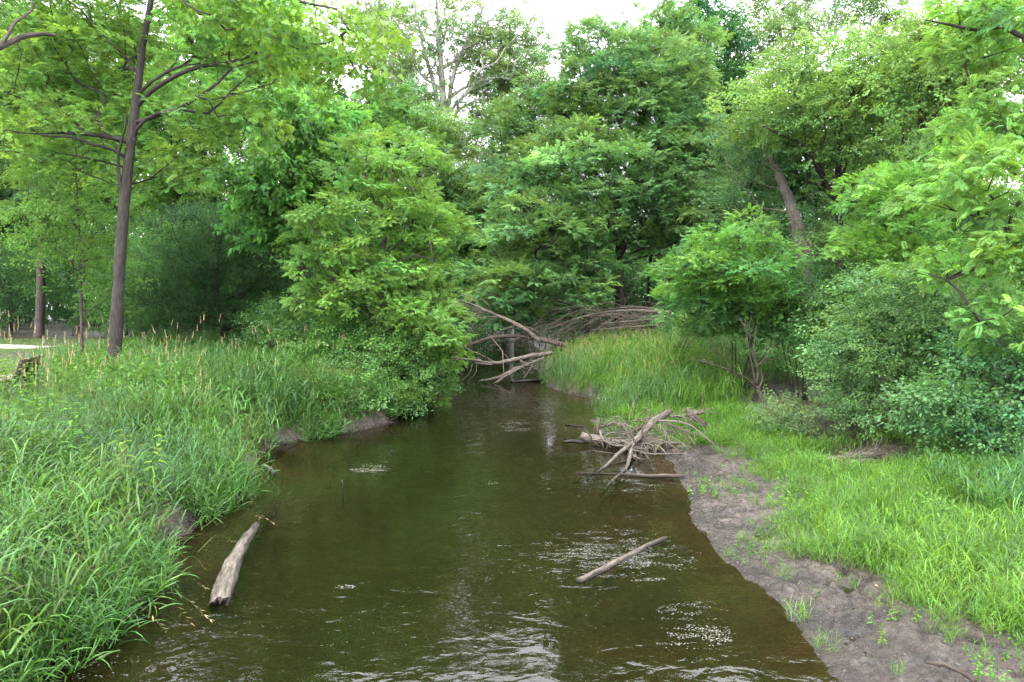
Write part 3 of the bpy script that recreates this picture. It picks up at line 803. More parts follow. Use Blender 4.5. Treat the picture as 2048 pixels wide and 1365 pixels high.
# hero tree at the left
hero = tr((226, 775, 20, .20), (231, 690, 20, .165), (236, 600, 20, .150), (243, 480, 20, .140), (256, 340, 20, .130), (268, 240, 20, .122), (274, 190, 20, .105), (284, 100, 20, .088), (302, 0, 20, .07), (318, -140, 20.2, .05), (330, -300, 20.5, .02))
tree("ash_tree", "tall leaning tree with bare grey-brown trunk and forked dark limbs on left bank", "tree", hero,
     [E(100, 90, 20.5, 180, 120), E(100, 270, 20, 140, 60), E(450, 50, 19.5, 160, 90), E(440, 255, 20.3, 120, 60), E(300, -40, 20.5, 250, 55), E(340, 340, 21, 100, 40), E(560, 130, 19.5, 60, 70), E(140, 190, 20.5, 120, 40)],
     "ash", (.120, .220, .052), .5, 7, .85, M_TRUNK, 1, zmin=4.2, dens=.66, tip=.0042, flat=.45, sides=12,
     clear=lambda c: not (abs(1024 + (c[0]) / c[1] * FPX - (300 - (3.2 + 8 - c[2]) * -6 - 15 - (9.5 - c[2]) * 9)) < 48 and c[1] < 20.4),
     limbs=[tr((275, 212, 20, .075), (300, 185, 19.9, .066), (340, 158, 19.7, .058), (400, 133, 19.5, .048), (450, 127, 19.3, .040), (510, 108, 19.1, .030), (545, 72, 19, .018)),
            tr((268, 245, 20, .05), (315, 233, 19.6, .042), (360, 218, 19.4, .038), (415, 227, 19.3, .032), (460, 185, 19.2, .024), (512, 140, 19.1, .012)),
            tr((258, 320, 20, .05), (225, 300, 19.7, .042), (190, 290, 19.4, .040), (140, 274, 19.2, .034), (85, 271, 19, .024), (30, 240, 18.9, .012)),
            tr((247, 430, 20, .05), (238, 345, 19.9, .042), (237, 310, 19.8, .034), (250, 255, 19.7, .026), (255, 220, 19.6, .012))])
# overhanging sycamore whose trunk stands left of the frame
tree("sycamore_tree", "near overhanging branch with large lobed leaves at top left of the creek", "tree",
     np.array([[-9.6, 8.0, .6, .30], [-9.5, 8.0, 3, .26], [-9.3, 8.2, 6, .22], [-9.0, 8.5, 9, .17], [-8.6, 9, 13, .08]]),
     [E(620, 70, 12, 85, 75, .9), E(480, 20, 12, 130, 45, .9), E(680, 150, 12, 40, 55, .5), E(420, -40, 12, 120, 35, .9)],
     "maple", (.10, .195, .040), .42, 6, .9, M_BARK, 3, zmin=6.2, dens=.55, tip=.005, flat=.8, droop=.25,
     limbs=[np.array([[-9.3, 8.2, 6.2, .12], [-7.6, 9.4, 7.6, .10], [-5.6, 10.8, 8.6, .07], [-3.6, 11.8, 9.0, .04], [-2.6, 12.2, 8.6, .015]]),
            tr((-90, 110, 10, .05), (0, 94, 10.5, .045), (40, 75, 10.8, .04), (85, 68, 11, .032), (112, 72, 11.1, .02)),
            tr((0, 94, 10.5, .03), (22, 60, 10.6, .025), (30, 45, 10.7, .02), (64, 20, 10.8, .016), (60, -20, 10.9, .01))],
     leaves=(LEAF_MAPLE, 260, .64))
# young light-green tree beside the hero
tree("young_tree", "slender light-green sapling just left of the leaning trunk", "tree", trg(163, 24, .055, 150, 300, .05),
     [E(140, 440, 24, 105, 110, 1.5), E(120, 310, 24, 95, 60, 1.4), E(190, 560, 24, 50, 40, .8)], "young", (.095, .19, .045), .5, 10, 1.0, M_BARK, 5, zmin=2.0, dens=.9, tip=.005)
# left background
tree("background_tree", "broad far tree with bare lower trunk behind the path at far left", "tree", trg(79, 46, .27, 85, 160, .1),
     [E(60, 240, 46, 130, 150, 4), E(130, 400, 46, 90, 60, 3)], "farpinnate", C_FAR, 1.1, 10, 1.25, M_BARK, 6, zmin=6, group="background trees beyond the left lawn")
bgl = [
 ("dark tree filling the far left edge above the path", 20, 56, 10, 60, [E(0, 420, 56, 110, 150, 4), E(0, 150, 58, 120, 170, 4)], "farbroad", (.030, .080, .028)),
 ("pale green background tree directly behind the leaning trunk's crown", 250, 42, 240, -40, [E(240, 160, 42, 170, 120, 4), E(230, 330, 41, 130, 110, 3)], "farpinnate", (.075, .155, .036)),
 ("yellow-green background tree right of the leaning trunk", 390, 38, 400, 150, [E(400, 260, 38, 120, 130, 3.2), E(360, 400, 37, 110, 70, 3)], "farpinnate", (.085, .17, .036)),
 ("tall background tree above the heart-leaved tree", 545, 46, 540, 0, [E(530, 140, 46, 150, 105, 4), E(600, 230, 45, 90, 90, 3)], "farbroad", (.080, .155, .042)),
 ("soft round tree left of the tall pale-limbed tree", 740, 44, 745, 220, [E(760, 280, 44, 85, 90, 2.6), E(700, 330, 44, 60, 70, 2)], "farpinnate", (.070, .150, .036)),
]
for k, (lab, px, Y, tx, ty, el, key, c) in enumerate(bgl):
    tree("background_tree", lab, "tree", trg(px, Y, .18, tx, ty), el, key, c, 1.05, 10, 1.15, M_DARKBARK, 40 + k, group="background trees beyond the left lawn", zmin=3)
# hawthorn-like dark small tree
tree("dark_small_tree", "dark layered small tree with spreading stems behind the left meadow", "tree", trg(452, 27.5, .09, 440, 430, -.2),
     [E(450, 510, 27.5, 150, 90, 2.2), E(370, 590, 27.2, 120, 45, 2), E(520, 590, 27, 100, 45, 1.6), E(440, 640, 26.8, 150, 28, 1.5)], "hawthorn", C_DARK, .6, 11, 1.0, M_DARKBARK, 8, zmin=1.0, flat=.35, tip=.006,
     limbs=[tr((452, 660, 27.5, .07), (420, 590, 27.3, .05), (380, 540, 27, .03), (340, 520, 27, .012)), tr((452, 670, 27.5, .07), (480, 600, 27.3, .05), (530, 550, 27, .03), (570, 530, 27, .012))])
# catalpa
tree("heart_leaf_tree", "bright tree with large heart-shaped leaves left of centre", "tree", trg(585, 26.5, .11, 615, 220, .1),
     [E(610, 260, 26.5, 95, 80, 2), E(570, 370, 26, 100, 80, 2), E(660, 350, 26.5, 80, 80, 1.8), E(530, 440, 25.5, 60, 45, 1.2), E(610, 470, 26, 90, 40, 1.5)],
     "heart", C_CAT, .55, 7, 1.0, M_BARK, 9, zmin=3, tip=.007, flat=.6, droop=.2, leaves=(LEAF_HEART, 295, .78))
# bright locust at the bend
tree("feathery_tree", "bright yellow-green feathery-leaved tree leaning over the bend from the left bank", "tree",
     tr((752, 800, 22, .11), (758, 690, 22, .095), (763, 600, 22, .085), (766, 510, 22, .07), (782, 380, 22.2, .05), (792, 290, 22.4, .02)),
     [E(775, 340, 22.5, 105, 75, 1.8), E(730, 470, 22, 140, 80, 2), E(840, 470, 22.3, 80, 90, 1.6), E(780, 580, 21.5, 130, 55, 1.8), E(850, 630, 21, 90, 38, 1.3), E(885, 665, 20.5, 45, 26, .7), E(650, 560, 22.5, 75, 70, 1.4)],
     "locust", C_BRIGHT, .52, 8, .88, M_BARK, 10, zmin=1.0, tip=.006, dens=.72, flat=.40, droop=.1,
     limbs=[tr((764, 560, 22, .05), (785, 530, 21.8, .04), (830, 512, 21.6, .03), (870, 520, 21.4, .012))])
# tall pale sycamores with sky between the leaves
tree("pale_limbed_tree", "tall airy tree with pale forking limbs against the sky at centre", "tree",
     tr((884, 690, 54, .42), (886, 520, 54, .38), (888, 330, 54, .34), (886, 200, 54, .26), (880, 110, 54, .18), (874, 20, 54, .10), (870, -60, 54, .04)),
     [E(890, 60, 54, 150, 80, 4.5), E(800, 130, 54, 90, 90, 3.5), E(985, 120, 54, 90, 80, 3.5), E(880, 290, 53.5, 140, 90, 4), E(885, 200, 52.4, 70, 150, .9), E(940, 60, 53, 110, 60, 2), E(960, 400, 52, 80, 80, 3), E(820, 380, 52, 70, 70, 3)], "farbroad", C_SYC, .9, 6, .66, M_PALEBARK, 12, zmin=4, dens=.68, tip=.014,
     limbs=[tr((888, 330, 54, .22), (872, 190, 53.8, .17), (850, 110, 53.5, .12), (835, 40, 53, .06), (820, -40, 53, .03)),
            tr((888, 300, 54, .22), (905, 160, 53.8, .17), (935, 80, 53.5, .11), (970, 10, 53, .05)),
            tr((887, 240, 54, .14), (930, 190, 53.6, .10), (990, 160, 53.2, .05)), tr((887, 280, 54, .14), (840, 210, 53.6, .09), (780, 170, 53.2, .04))])
tree("pale_limbed_tree", "second airy pale-limbed tree left of the first, partly hidden behind treetops", "tree", trg(745, 62, .3, 760, -60),
     [E(760, 80, 62, 75, 90, 4), E(790, 200, 62, 70, 70, 3)], "farbroad", C_SYC, 1.1, 9, 1.0, M_PALEBARK, 13, zmin=6, dens=.55, tip=.012)
tree("pale_limbed_tree", "airy light-green tree filling the gap left of the central grove", "tree", trg(1020, 58, .28, 1020, 40),
     [E(1020, 150, 58, 80, 110, 4), E(990, 330, 57, 80, 110, 3.5), E(940, 440, 56, 90, 90, 3.5)], "farbroad", C_SYC, 1.05, 10, .95, M_PALEBARK, 113, zmin=5, dens=.6, tip=.012)
tree("background_tree", "light-green tree showing between the feathery tree and the tall pale-limbed tree", "tree", trg(830, 50, .16, 835, 200),
     [E(835, 270, 49, 85, 80, 3), E(850, 380, 48, 90, 80, 3)], "farbroad", (.105, .175, .066), 1.0, 9, .95, M_DARKBARK, 115, zmin=4, dens=.9)
tree("background_tree", "mid-green tree above the creek where it vanishes behind the log jam", "tree", trg(930, 48, .16, 935, 330),
     [E(945, 450, 47, 85, 90, 3), E(930, 560, 46, 85, 50, 2.6), E(1000, 540, 48, 70, 60, 2.6)], "farpinnate", (.075, .150, .042), 1.0, 11, 1.1, M_DARKBARK, 114, zmin=2.2)
# central dark-green locust group
tree("locust_tree", "large dark-green feathery tree with layered crown behind the log jam", "tree",
     tr((1242, 705, 36, .30), (1240, 600, 36, .24), (1240, 500, 36, .22), (1255, 400, 36, .19), (1285, 280, 36.5, .14), (1300, 180, 37, .09), (1310, 80, 37, .03)),
     [E(1180, 390, 35.5, 150, 130, 3.5), E(1270, 200, 37, 170, 110, 3.5), E(1190, 110, 37, 90, 65, 2.5), E(1320, 390, 36.5, 120, 130, 3), E(1090, 480, 34.5, 120, 95, 3), E(1030, 570, 33.5, 85, 48, 2.2), E(1140, 555, 34.5, 90, 42, 2.3), E(1010, 622, 34, 85, 24, 1.6), E(1110, 612, 34, 90, 26, 2)],
     "locust", C_LOC, .85, 10, 1.4, M_DARKBARK, 14, zmin=1.5, tip=.009, flat=.42)
for k, (px, Y, r, tx, ty, el, lab) in enumerate([
   (1178, 39, .11, 1120, 230, [E(1080, 270, 39, 100, 110, 2.8), E(1030, 380, 38, 70, 80, 2.2)], "slim dark-green tree forming the left shoulder of the central feathery crown"),
   (1290, 41, .10, 1330, 60, [E(1330, 110, 41, 80, 90, 2.6), E(1380, 300, 41, 70, 120, 2.6)], "slim dark-trunked tree just right of the big central trunk"),
   (1312, 43, .09, 1400, 300, [E(1420, 420, 40, 90, 110, 2.6), E(1400, 540, 39, 90, 50, 2.4)], "thin dark trunk farthest right in the central grove")]):
    tree("locust_tree", lab, "tree", trg(px, Y, r, tx, ty), el, "locust", C_LOC, .9, 9, 1.5, M_DARKBARK, 50 + k, group="dark feathery trees behind the log jam", zmin=2.6, flat=.42)
tree("maple_tree", "dark blue-green broadleaf tree rising behind the central grove to the right", "tree", trg(1425, 46, .2, 1415, 0),
     [E(1412, 110, 46, 65, 100, 3), E(1425, 260, 46, 75, 100, 3)], "farbroad", (.034, .100, .040), 1.0, 12, 1.0, M_DARKBARK, 15, zmin=5)
# right side
tree("pale_limbed_tree", "airy pale-limbed tree at the top right against the sky", "tree", trg(1625, 50, .3, 1612, -40),
     [E(1560, 60, 50, 110, 75, 3.5), E(1650, 20, 50, 90, 60, 3), E(1500, 150, 49, 70, 90, 3), E(1740, 40, 50, 90, 70, 3)], "farbroad", C_SYC, 1.0, 9, .9, M_PALEBARK, 16, zmin=6, dens=.7, tip=.012)
tree("vine_covered_tree", "leaning pale-barked trunk wrapped in vines and greyish leaves", "tree",
     tr((1622, 690, 27.5, .30), (1606, 520, 27.5, .26), (1588, 430, 27.5, .22), (1560, 355, 27.7, .17), (1530, 290, 28.2, .09), (1490, 240, 29, .03)),
     [E(1490, 400, 29.5, 70, 80, 1.6), E(1540, 530, 29.5, 80, 55, 1.4), E(1670, 470, 30, 60, 100, 1.2), E(1480, 300, 29.5, 60, 60, 1.6), E(1630, 570, 28, 60, 40, 1), E(1612, 500, 26.7, 50, 72, .5), E(1535, 330, 27.0, 50, 42, .6)], "young", (.062, .120, .050), .6, 10, 1.05, M_DEAD, 17, zmin=2, tip=.006)
tree("boxelder_tree", "large round yellow-green tree with dark branching stem on the right", "tree",
     tr((1682, 720, 27, .2), (1680, 560, 27, .16), (1677, 420, 27, .14), (1676, 330, 27, .11), (1672, 250, 27, .08), (1665, 150, 27.3, .03)),
     [E(1690, 180, 27, 170, 95, 3), E(1560, 230, 27, 100, 75, 2.4), E(1790, 170, 26.5, 130, 95, 2.8), E(1710, 320, 26.8, 110, 60, 2.0), E(1720, 480, 26.8, 70, 60, 1.4)], "broad", C_BOX, .65, 10, 1.0, M_DARKBARK, 18, zmin=3.5, tip=.008, flat=.5,
     limbs=[tr((1678, 410, 27, .09), (1655, 375, 26.8, .07), (1640, 330, 26.6, .05), (1600, 300, 26.4, .02)), tr((1690, 600, 27, .08), (1760, 420, 26.6, .07), (1835, 190, 26.2, .06), (1790, 130, 26, .045), (1760, 100, 25.8, .02))])
tree("boxelder_tree", "yellow-green tree with dark fork high on the right edge", "tree", trg(1835, 23, .13, 1838, 60, .1),
     [E(1880, 180, 23, 110, 80, 2), E(1960, 90, 22.5, 110, 90, 2), E(1860, 330, 22.5, 90, 70, 1.8)], "broad", C_BOX, .6, 10, 1.0, M_DARKBARK, 19, zmin=4, tip=.007, flat=.5)
tree("feathery_tree", "feathery bright-green small tree in the middle of the right thicket", "tree", trg(1800, 18.5, .07, 1800, 320, .1),
     [E(1800, 400, 18.5, 85, 70, 1.3), E(1770, 490, 18, 95, 55, 1.3), E(1840, 540, 17.5, 80, 45, 1.1)], "locust", (.095, .20, .038), .45, 8, .8, M_BARK, 20, zmin=2.2, tip=.005, flat=.5)
tree("frond_leaf_tree", "near tree with big drooping yellow-green compound leaves on the right edge", "tree",
     np.array([[10.6, 13.6, .6, .16], [10.6, 13.5, 2.5, .13], [10.5, 13.4, 4.5, .11], [10.3, 13.3, 7.0, .08], [10.0, 13.2, 9.2, .03]]),
     [E(2010, 270, 13.5, 110, 85, 1.2), E(1960, 390, 13, 110, 70, 1.2), E(1990, 520, 12.5, 120, 60, 1.1), E(1990, 50, 14, 110, 70, 1.3), E(2020, 650, 12, 90, 50, .9), E(1900, 540, 13, 60, 40, .8)],
     "heaven", C_HEAV, .48, 7, .60, M_DARKBARK, 21, zmin=1.8, tip=.006, flat=.5, droop=.15, leaves=(LEAF_FROND, 290, .42),
     limbs=[tr((2120, 330, 13.5, .05), (2048, 75, 13.6, .045), (1960, 62, 13.7, .035), (1900, 50, 13.8, .025), (1850, 40, 13.9, .01)), tr((2120, 560, 13.2, .04), (2040, 500, 13, .035), (1990, 520, 12.8, .025), (1900, 560, 12.6, .01))])
tree("feathery_tree", "low spreading feathery-leaved tree on the right bank above the tall grass", "tree", trg(1512, 21, .06, 1490, 470, -.05),
     [E(1450, 545, 21, 120, 55, 1.7), E(1480, 485, 21, 75, 42, 1.2), E(1560, 590, 20.5, 60, 42, 1), E(1380, 600, 21.5, 75, 22, 1), E(1480, 610, 20.6, 90, 25, 1)], "locust", (.088, .19, .042), .46, 8, .85, M_DARKBARK, 22, zmin=1.6, tip=.005, flat=.42)
tree("background_tree", "dark tree standing between the central grove and the leaning trunk", "tree", trg(1480, 42, .16, 1480, 250), [E(1480, 330, 42, 80, 120, 3), E(1560, 420, 40, 90, 90, 3)], "farpinnate", (.045, .105, .035), 1.05, 11, 1.15, M_DARKBARK, 23, zmin=3)
tree("background_tree", "deep green tree behind the round yellow-green tree at far right", "tree", trg(1900, 38, .18, 1900, 100), [E(1880, 240, 38, 150, 150, 4), E(1760, 380, 37, 120, 110, 3), E(1670, 260, 38, 120, 110, 3)], "farbroad", (.050, .115, .034), 1.05, 10, 1.0, M_DARKBARK, 24, zmin=3)

# ------------------------------------------------------------------ shrubs
def shrub(name, label, ells, key, col, R, per, scl, seed, px, Y, group=None, dens=1.0, flat=.7, bark=None, zmin=.15, droop=.1, stems=5, lowcut=-.8, val=.16):
    rng = np.random.default_rng(seed)
    g = at(px, 700, Y); base = np.array([g[0], Y, float(height(g[0], Y, False)) - .05])
    root = obj(name, None, label=label, cat="shrub", group=group); root.location = base
    cl = clump_centres(rng, ells, R, zmin, dens)
    zt = np.percentile(cl[:, 2], 80); cx, cy_ = cl[:, 0].mean(), cl[:, 1].mean()
    T = []
    mb = MB()
    for k in range(stems):
        a = k * 6.283 / stems; top = np.array([cx + .35 * (np.ptp(cl[:, 0]) / 2) * math.cos(a), cy_ + .3 * math.sin(a), base[2] + .75 * (zt - base[2])])
        b0 = base + np.array([.18 * math.cos(a), .18 * math.sin(a), 0])
        s_ = spline(np.array([[*b0, .03], [*(b0 * .6 + top * .4 + np.array([0, 0, .2])), .024], [*top, .012]]), .35); T.append(s_)
        mb.tube(s_[:, :3] - base, s_[:, 3], 5, .1, k)
    for P, r in grow(rng, np.vstack(T), cl, .004, .4): mb.tube(P - base, np.minimum(r, .02), 4, 0, 0, False)
    obj("stems", mb.mesh("stems", bark or M_DARKBARK), root)
    crown_scatter("foliage", rng, cl, key, R, per, scl, flat, (cx, cy_), droop, lowcut, col, val, root)
    return root
shrub("honeysuckle_bush", "big rounded dense bush with fine leaves overhanging the side hollow on right", [E(1770, 750, 15.8, 110, 115, 1.4), E(1830, 645, 16, 120, 70, 1.5), E(1900, 720, 15.2, 95, 110, 1.3), E(1715, 820, 15.4, 60, 42, .6), E(1800, 850, 15.0, 70, 30, .5)], "small", C_BUSH, .38, 13, .95, 200, 1800, 16)
shrub("bramble_bush", "glossy dark-leaved bramble at the lower right edge above bright grass", [E(1950, 830, 12.6, 105, 75, .8), E(2030, 740, 12.8, 95, 110, .8), E(2040, 880, 12.2, 60, 50, .6)], "bramble", C_BRAM, .34, 12, .95, 201, 2010, 12.8)
shrub("thicket_shrub", "dark tangled shrub below the leaning trunk in the right thicket", [E(1660, 585, 20, 90, 60, 1.3), E(1740, 610, 19, 80, 45, 1.2)], "hawthorn", (.036, .085, .026), .45, 10, .85, 202, 1680, 20)
shrub("thicket_shrub", "lighter shrub of the right thicket between big bush and feathery trees", [E(1700, 690, 16.5, 75, 50, 1.0), E(1780, 590, 16, 80, 60, 1.1)], "bramble", (.085, .17, .05), .4, 12, .9, 203, 1720, 16.5)
shrub("thicket_shrub", "green shrub behind the dead bare shrub on the right", [E(1600, 660, 20.5, 70, 40, 1.2), E(1560, 690, 20, 60, 22, .8)], "hawthorn", (.05, .115, .03), .42, 10, .85, 204, 1600, 20.6)
shrub("thicket_shrub", "low leafy growth around the foot of the low spreading feathery tree", [E(1450, 640, 21.6, 110, 26, 1.1), E(1570, 650, 21, 70, 32, 1)], "locust", (.092, .185, .055), .4, 8, .75, 215, 1480, 21.8)
shrub("thicket_shrub", "tall bright leafy mass rising behind the big rounded bush", [E(1850, 560, 18, 120, 80, 1.4), E(1740, 620, 18.5, 80, 55, 1.2), E(1950, 600, 17, 100, 90, 1.2)], "bramble", (.105, .195, .060), .45, 12, 1.0, 216, 1850, 18.4)
shrub("thicket_shrub", "leafy shrub filling the right edge between bramble and frond-leaved tree", [E(1980, 660, 14.6, 90, 70, .9), E(1900, 640, 15, 70, 50, .8)], "bramble", (.090, .185, .054), .38, 12, .95, 217, 1980, 14.8)
shrub("thicket_shrub", "light shrub left of the low spreading feathery tree's foot", [E(1385, 645, 25, 60, 16, .8)], "bramble", (.100, .190, .056), .4, 11, .95, 218, 1350, 25)
shrub("flowering_shrub", "low sprawling shrub over exposed roots beside the dead bare shrub", [E(1570, 830, 16.5, 55, 32, .6), E(1620, 850, 16, 45, 28, .5)], "small", (.10, .15, .06), .26, 9, .8, 205, 1590, 16.5, zmin=.12)
shrub("bank_bramble", "dense bramble mound overhanging the water on the left bend", [E(770, 745, 21, 100, 66, 1.3), E(840, 745, 22, 55, 60, 1.1), E(720, 805, 19.6, 75, 45, .9), E(790, 800, 20.4, 55, 45, .8)], "bramble", (.082, .165, .046), .4, 12, .85, 206, 770, 21.2, zmin=.12)
shrub("bank_bramble", "reddish-tinged small bramble at the waterline of the left cove", [E(670, 800, 19, 45, 40, .7), E(650, 760, 19.6, 50, 30, .7)], "bramble", (.105, .115, .035), .34, 9, .75, 207, 665, 19.4, zmin=.12)
shrub("bank_shrub", "leafy bright shrub mass under the feathery tree at the bend", [E(700, 690, 22.6, 80, 42, 1.2), E(800, 695, 22, 90, 45, 1.2), E(760, 640, 23, 110, 40, 1.2)], "bramble", (.080, .170, .042), .42, 11, .95, 212, 760, 22.8)
shrub("bank_shrub", "low feathery sprays hanging above the water at the bend", [E(880, 700, 21.5, 45, 45, .7), E(850, 780, 22, 45, 35, .8)], "locust", (.105, .21, .040), .38, 8, .72, 213, 850, 22.2, droop=.25)
shrub("meadow_shrub", "mixed green shrub between meadow and feathery tree on left bank", [E(620, 660, 24, 110, 40, 1.4), E(550, 640, 24.5, 55, 40, 1.2), E(690, 700, 23, 60, 45, 1)], "bramble", (.080, .165, .044), .42, 10, .9, 208, 620, 24)
shrub("understorey_shrub", "mid-green understorey behind the leaning trunk", [E(310, 560, 31, 95, 75, 2.2), E(250, 620, 30, 80, 40, 1.6)], "hawthorn", (.052, .12, .03), .7, 11, 1.3, 209, 300, 31, group="understorey shrubs under the trees")
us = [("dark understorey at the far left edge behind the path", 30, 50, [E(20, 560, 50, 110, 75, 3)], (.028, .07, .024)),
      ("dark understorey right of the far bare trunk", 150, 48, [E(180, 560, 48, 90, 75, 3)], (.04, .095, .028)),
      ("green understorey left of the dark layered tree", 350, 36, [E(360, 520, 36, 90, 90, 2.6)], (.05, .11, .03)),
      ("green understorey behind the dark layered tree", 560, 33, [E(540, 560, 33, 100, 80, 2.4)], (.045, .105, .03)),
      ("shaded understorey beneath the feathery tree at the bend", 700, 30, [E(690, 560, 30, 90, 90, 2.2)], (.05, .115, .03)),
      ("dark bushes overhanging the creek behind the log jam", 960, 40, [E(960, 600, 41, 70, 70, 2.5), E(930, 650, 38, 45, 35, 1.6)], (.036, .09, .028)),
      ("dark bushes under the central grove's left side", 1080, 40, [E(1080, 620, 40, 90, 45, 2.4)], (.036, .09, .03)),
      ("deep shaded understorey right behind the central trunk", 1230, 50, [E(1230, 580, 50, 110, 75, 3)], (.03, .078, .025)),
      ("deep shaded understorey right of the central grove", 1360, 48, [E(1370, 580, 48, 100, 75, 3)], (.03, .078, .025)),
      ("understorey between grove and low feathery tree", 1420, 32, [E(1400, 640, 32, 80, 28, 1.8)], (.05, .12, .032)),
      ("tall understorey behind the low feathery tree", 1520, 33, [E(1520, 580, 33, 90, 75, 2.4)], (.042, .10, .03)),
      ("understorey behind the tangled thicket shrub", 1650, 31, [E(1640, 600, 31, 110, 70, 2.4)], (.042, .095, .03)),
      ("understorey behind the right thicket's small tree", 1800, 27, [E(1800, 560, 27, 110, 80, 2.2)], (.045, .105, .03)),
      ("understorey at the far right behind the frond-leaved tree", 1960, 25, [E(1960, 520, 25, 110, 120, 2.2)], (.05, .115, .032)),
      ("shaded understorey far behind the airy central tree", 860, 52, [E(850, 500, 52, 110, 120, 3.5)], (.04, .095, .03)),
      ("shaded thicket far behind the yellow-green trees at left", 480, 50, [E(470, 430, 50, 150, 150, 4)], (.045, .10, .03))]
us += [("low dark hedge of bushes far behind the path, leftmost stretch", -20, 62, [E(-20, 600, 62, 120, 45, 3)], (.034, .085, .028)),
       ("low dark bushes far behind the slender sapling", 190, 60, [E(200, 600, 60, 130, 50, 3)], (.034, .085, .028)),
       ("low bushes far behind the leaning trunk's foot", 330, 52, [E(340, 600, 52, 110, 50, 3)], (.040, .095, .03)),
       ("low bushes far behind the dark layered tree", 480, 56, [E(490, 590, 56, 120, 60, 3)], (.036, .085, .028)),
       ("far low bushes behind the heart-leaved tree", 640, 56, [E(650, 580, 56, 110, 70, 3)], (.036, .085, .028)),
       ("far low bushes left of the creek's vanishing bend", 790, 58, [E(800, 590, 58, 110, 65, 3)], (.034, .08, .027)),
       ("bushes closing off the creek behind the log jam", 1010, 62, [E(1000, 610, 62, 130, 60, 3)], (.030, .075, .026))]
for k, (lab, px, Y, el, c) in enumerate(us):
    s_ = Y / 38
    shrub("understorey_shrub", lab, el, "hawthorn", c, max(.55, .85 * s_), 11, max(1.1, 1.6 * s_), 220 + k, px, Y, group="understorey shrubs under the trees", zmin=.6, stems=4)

# far woodland: one mass behind everything
rng = np.random.default_rng(77)
P, X, Nn = [], [], []
n = 900
ang = rng.uniform(-.85, .85, n); rad = rng.uniform(78, 130, n)
px_ = rad * np.sin(ang); py_ = rad * np.cos(ang)
pz = 1 + (12 + 5 * fbm(px_, py_, 71, 3, .06)) * rng.random(n) ** .8
dk = dome("farbroad", 3.2, 14, 2.6, .7, 0, -.6)
scatter("far_woodland", dk, np.stack([px_, py_, pz], 1), np.stack([np.zeros(n), np.zeros(n), rng.random(n) * 6.283], 1), rng.uniform(.8, 1.3, n), colours(rng, n, (.050, .115, .038)), label="distant woodland closing off the view behind the creek trees", cat="woodland", kind="stuff")

# ------------------------------------------------------------------ grasses
def field(rng, x0, x1, y0, y1, dens):
    n = int((x1 - x0) * (y1 - y0) * dens)
    return rng.uniform(x0, x1, n), rng.uniform(y0, y1, n)
def in_view(x, y, pad=.12): return np.abs(x) < (y + .5) * (1024 / FPX + pad) + .5
def lay(name, key, x, y, smin, smax, col, label, cat="grass", lean=.12, tall=None, seed=0, lift=0.0, val=.14, yellow=.10):
    rng = np.random.default_rng(seed); n = len(x)
    P = np.stack([x, y, height(x, y) + lift], 1)
    rot = np.stack([rng.normal(0, lean, n), rng.normal(0, lean, n), rng.random(n) * 6.283], 1)
    s = rng.uniform(smin, smax, n)
    if tall is not None: s = s * tall
    c = np.asarray(col, float)
    cc = np.array([[.64, .72, .60]]) * np.exp(rng.normal(0, val, (n, 1))) * (c if c.ndim == 2 else c[None]) * np.exp(rng.normal(0, yellow, (n, 1)) * np.array([[1.2, .3, -.6]]))
    return scatter(name, key, P, rot, s, np.clip(cc, .005, .7), label=label, cat=cat, kind="stuff")
rng = np.random.default_rng(5)
def lawn_zone(x, y):          # mown lawn beyond the tall grass at far left
    return (x < -8.2 - .12 * (y - 16)) & (y > 17.5 + .10 * (x + 9) * 0) & (x < -6)
# left tall grass
x, y = field(rng, -20, -3.6, 4.6, 31, 17)
dL = xl(y) - x
k = (dL > .10 + .25 * np.clip(fbm(y, y * 0 + 4.4, 12, 2, .8) * -3, 0, 1)) & in_view(x, y) & ~((x < -.635 * y) & (y > 16.8))
k &= ~((dL < .32) & (np.abs(y - 9.6) < .9)); k &= ~((mudmask(x, y) > .5) & (dL > .15) & (rng.random(len(x)) < .75) & (np.abs(y - 15.6) < 1.6))
x, y = x[k], y[k]; dL = dL[k]
tall = .92 + .45 * fbm(x, y, 61, 3, .55) + .12 * sstep(1, 3, dL)
tall = tall * (1 - .5 * sstep(-.48, -.62, x / y) * sstep(9, 12, y))
patch = fbm(x, y, 63, 3, .35)[:, None]
colr = np.array([[.072, .158, .060]]) * (1 - sstep(-.2, .3, patch)) + np.array([[.092, .188, .046]]) * sstep(-.2, .3, patch)
near = y < 13
lay("tall_grass", "reed", x, y, .85, 1.25, colr, "tall broad-bladed grass covering the left bank", tall=tall, seed=1)
kk = (rng.random(len(x)) < .10)
lay("dry_grass", "reed", x[kk], y[kk], .6, 1.0, (.20, .17, .09), "dry straw-coloured blades among the left bank grass", tall=tall[kk], seed=31, lean=.4)
# grass skirt drooping over the left water edge
yy = rng.uniform(5, 18, 420); xx = xl(yy) - rng.uniform(-.06, .30, 420)
kk = (np.abs(yy - 15.7) > 1.3) & (fbm(yy, yy * 0 + 4.4, 12, 2, .8) > -.12)
lay("bank_grass", "reed", xx[kk], yy[kk], .55, .9, (.085, .185, .045), "grass drooping over the water along the left bank", lean=.45, seed=2)
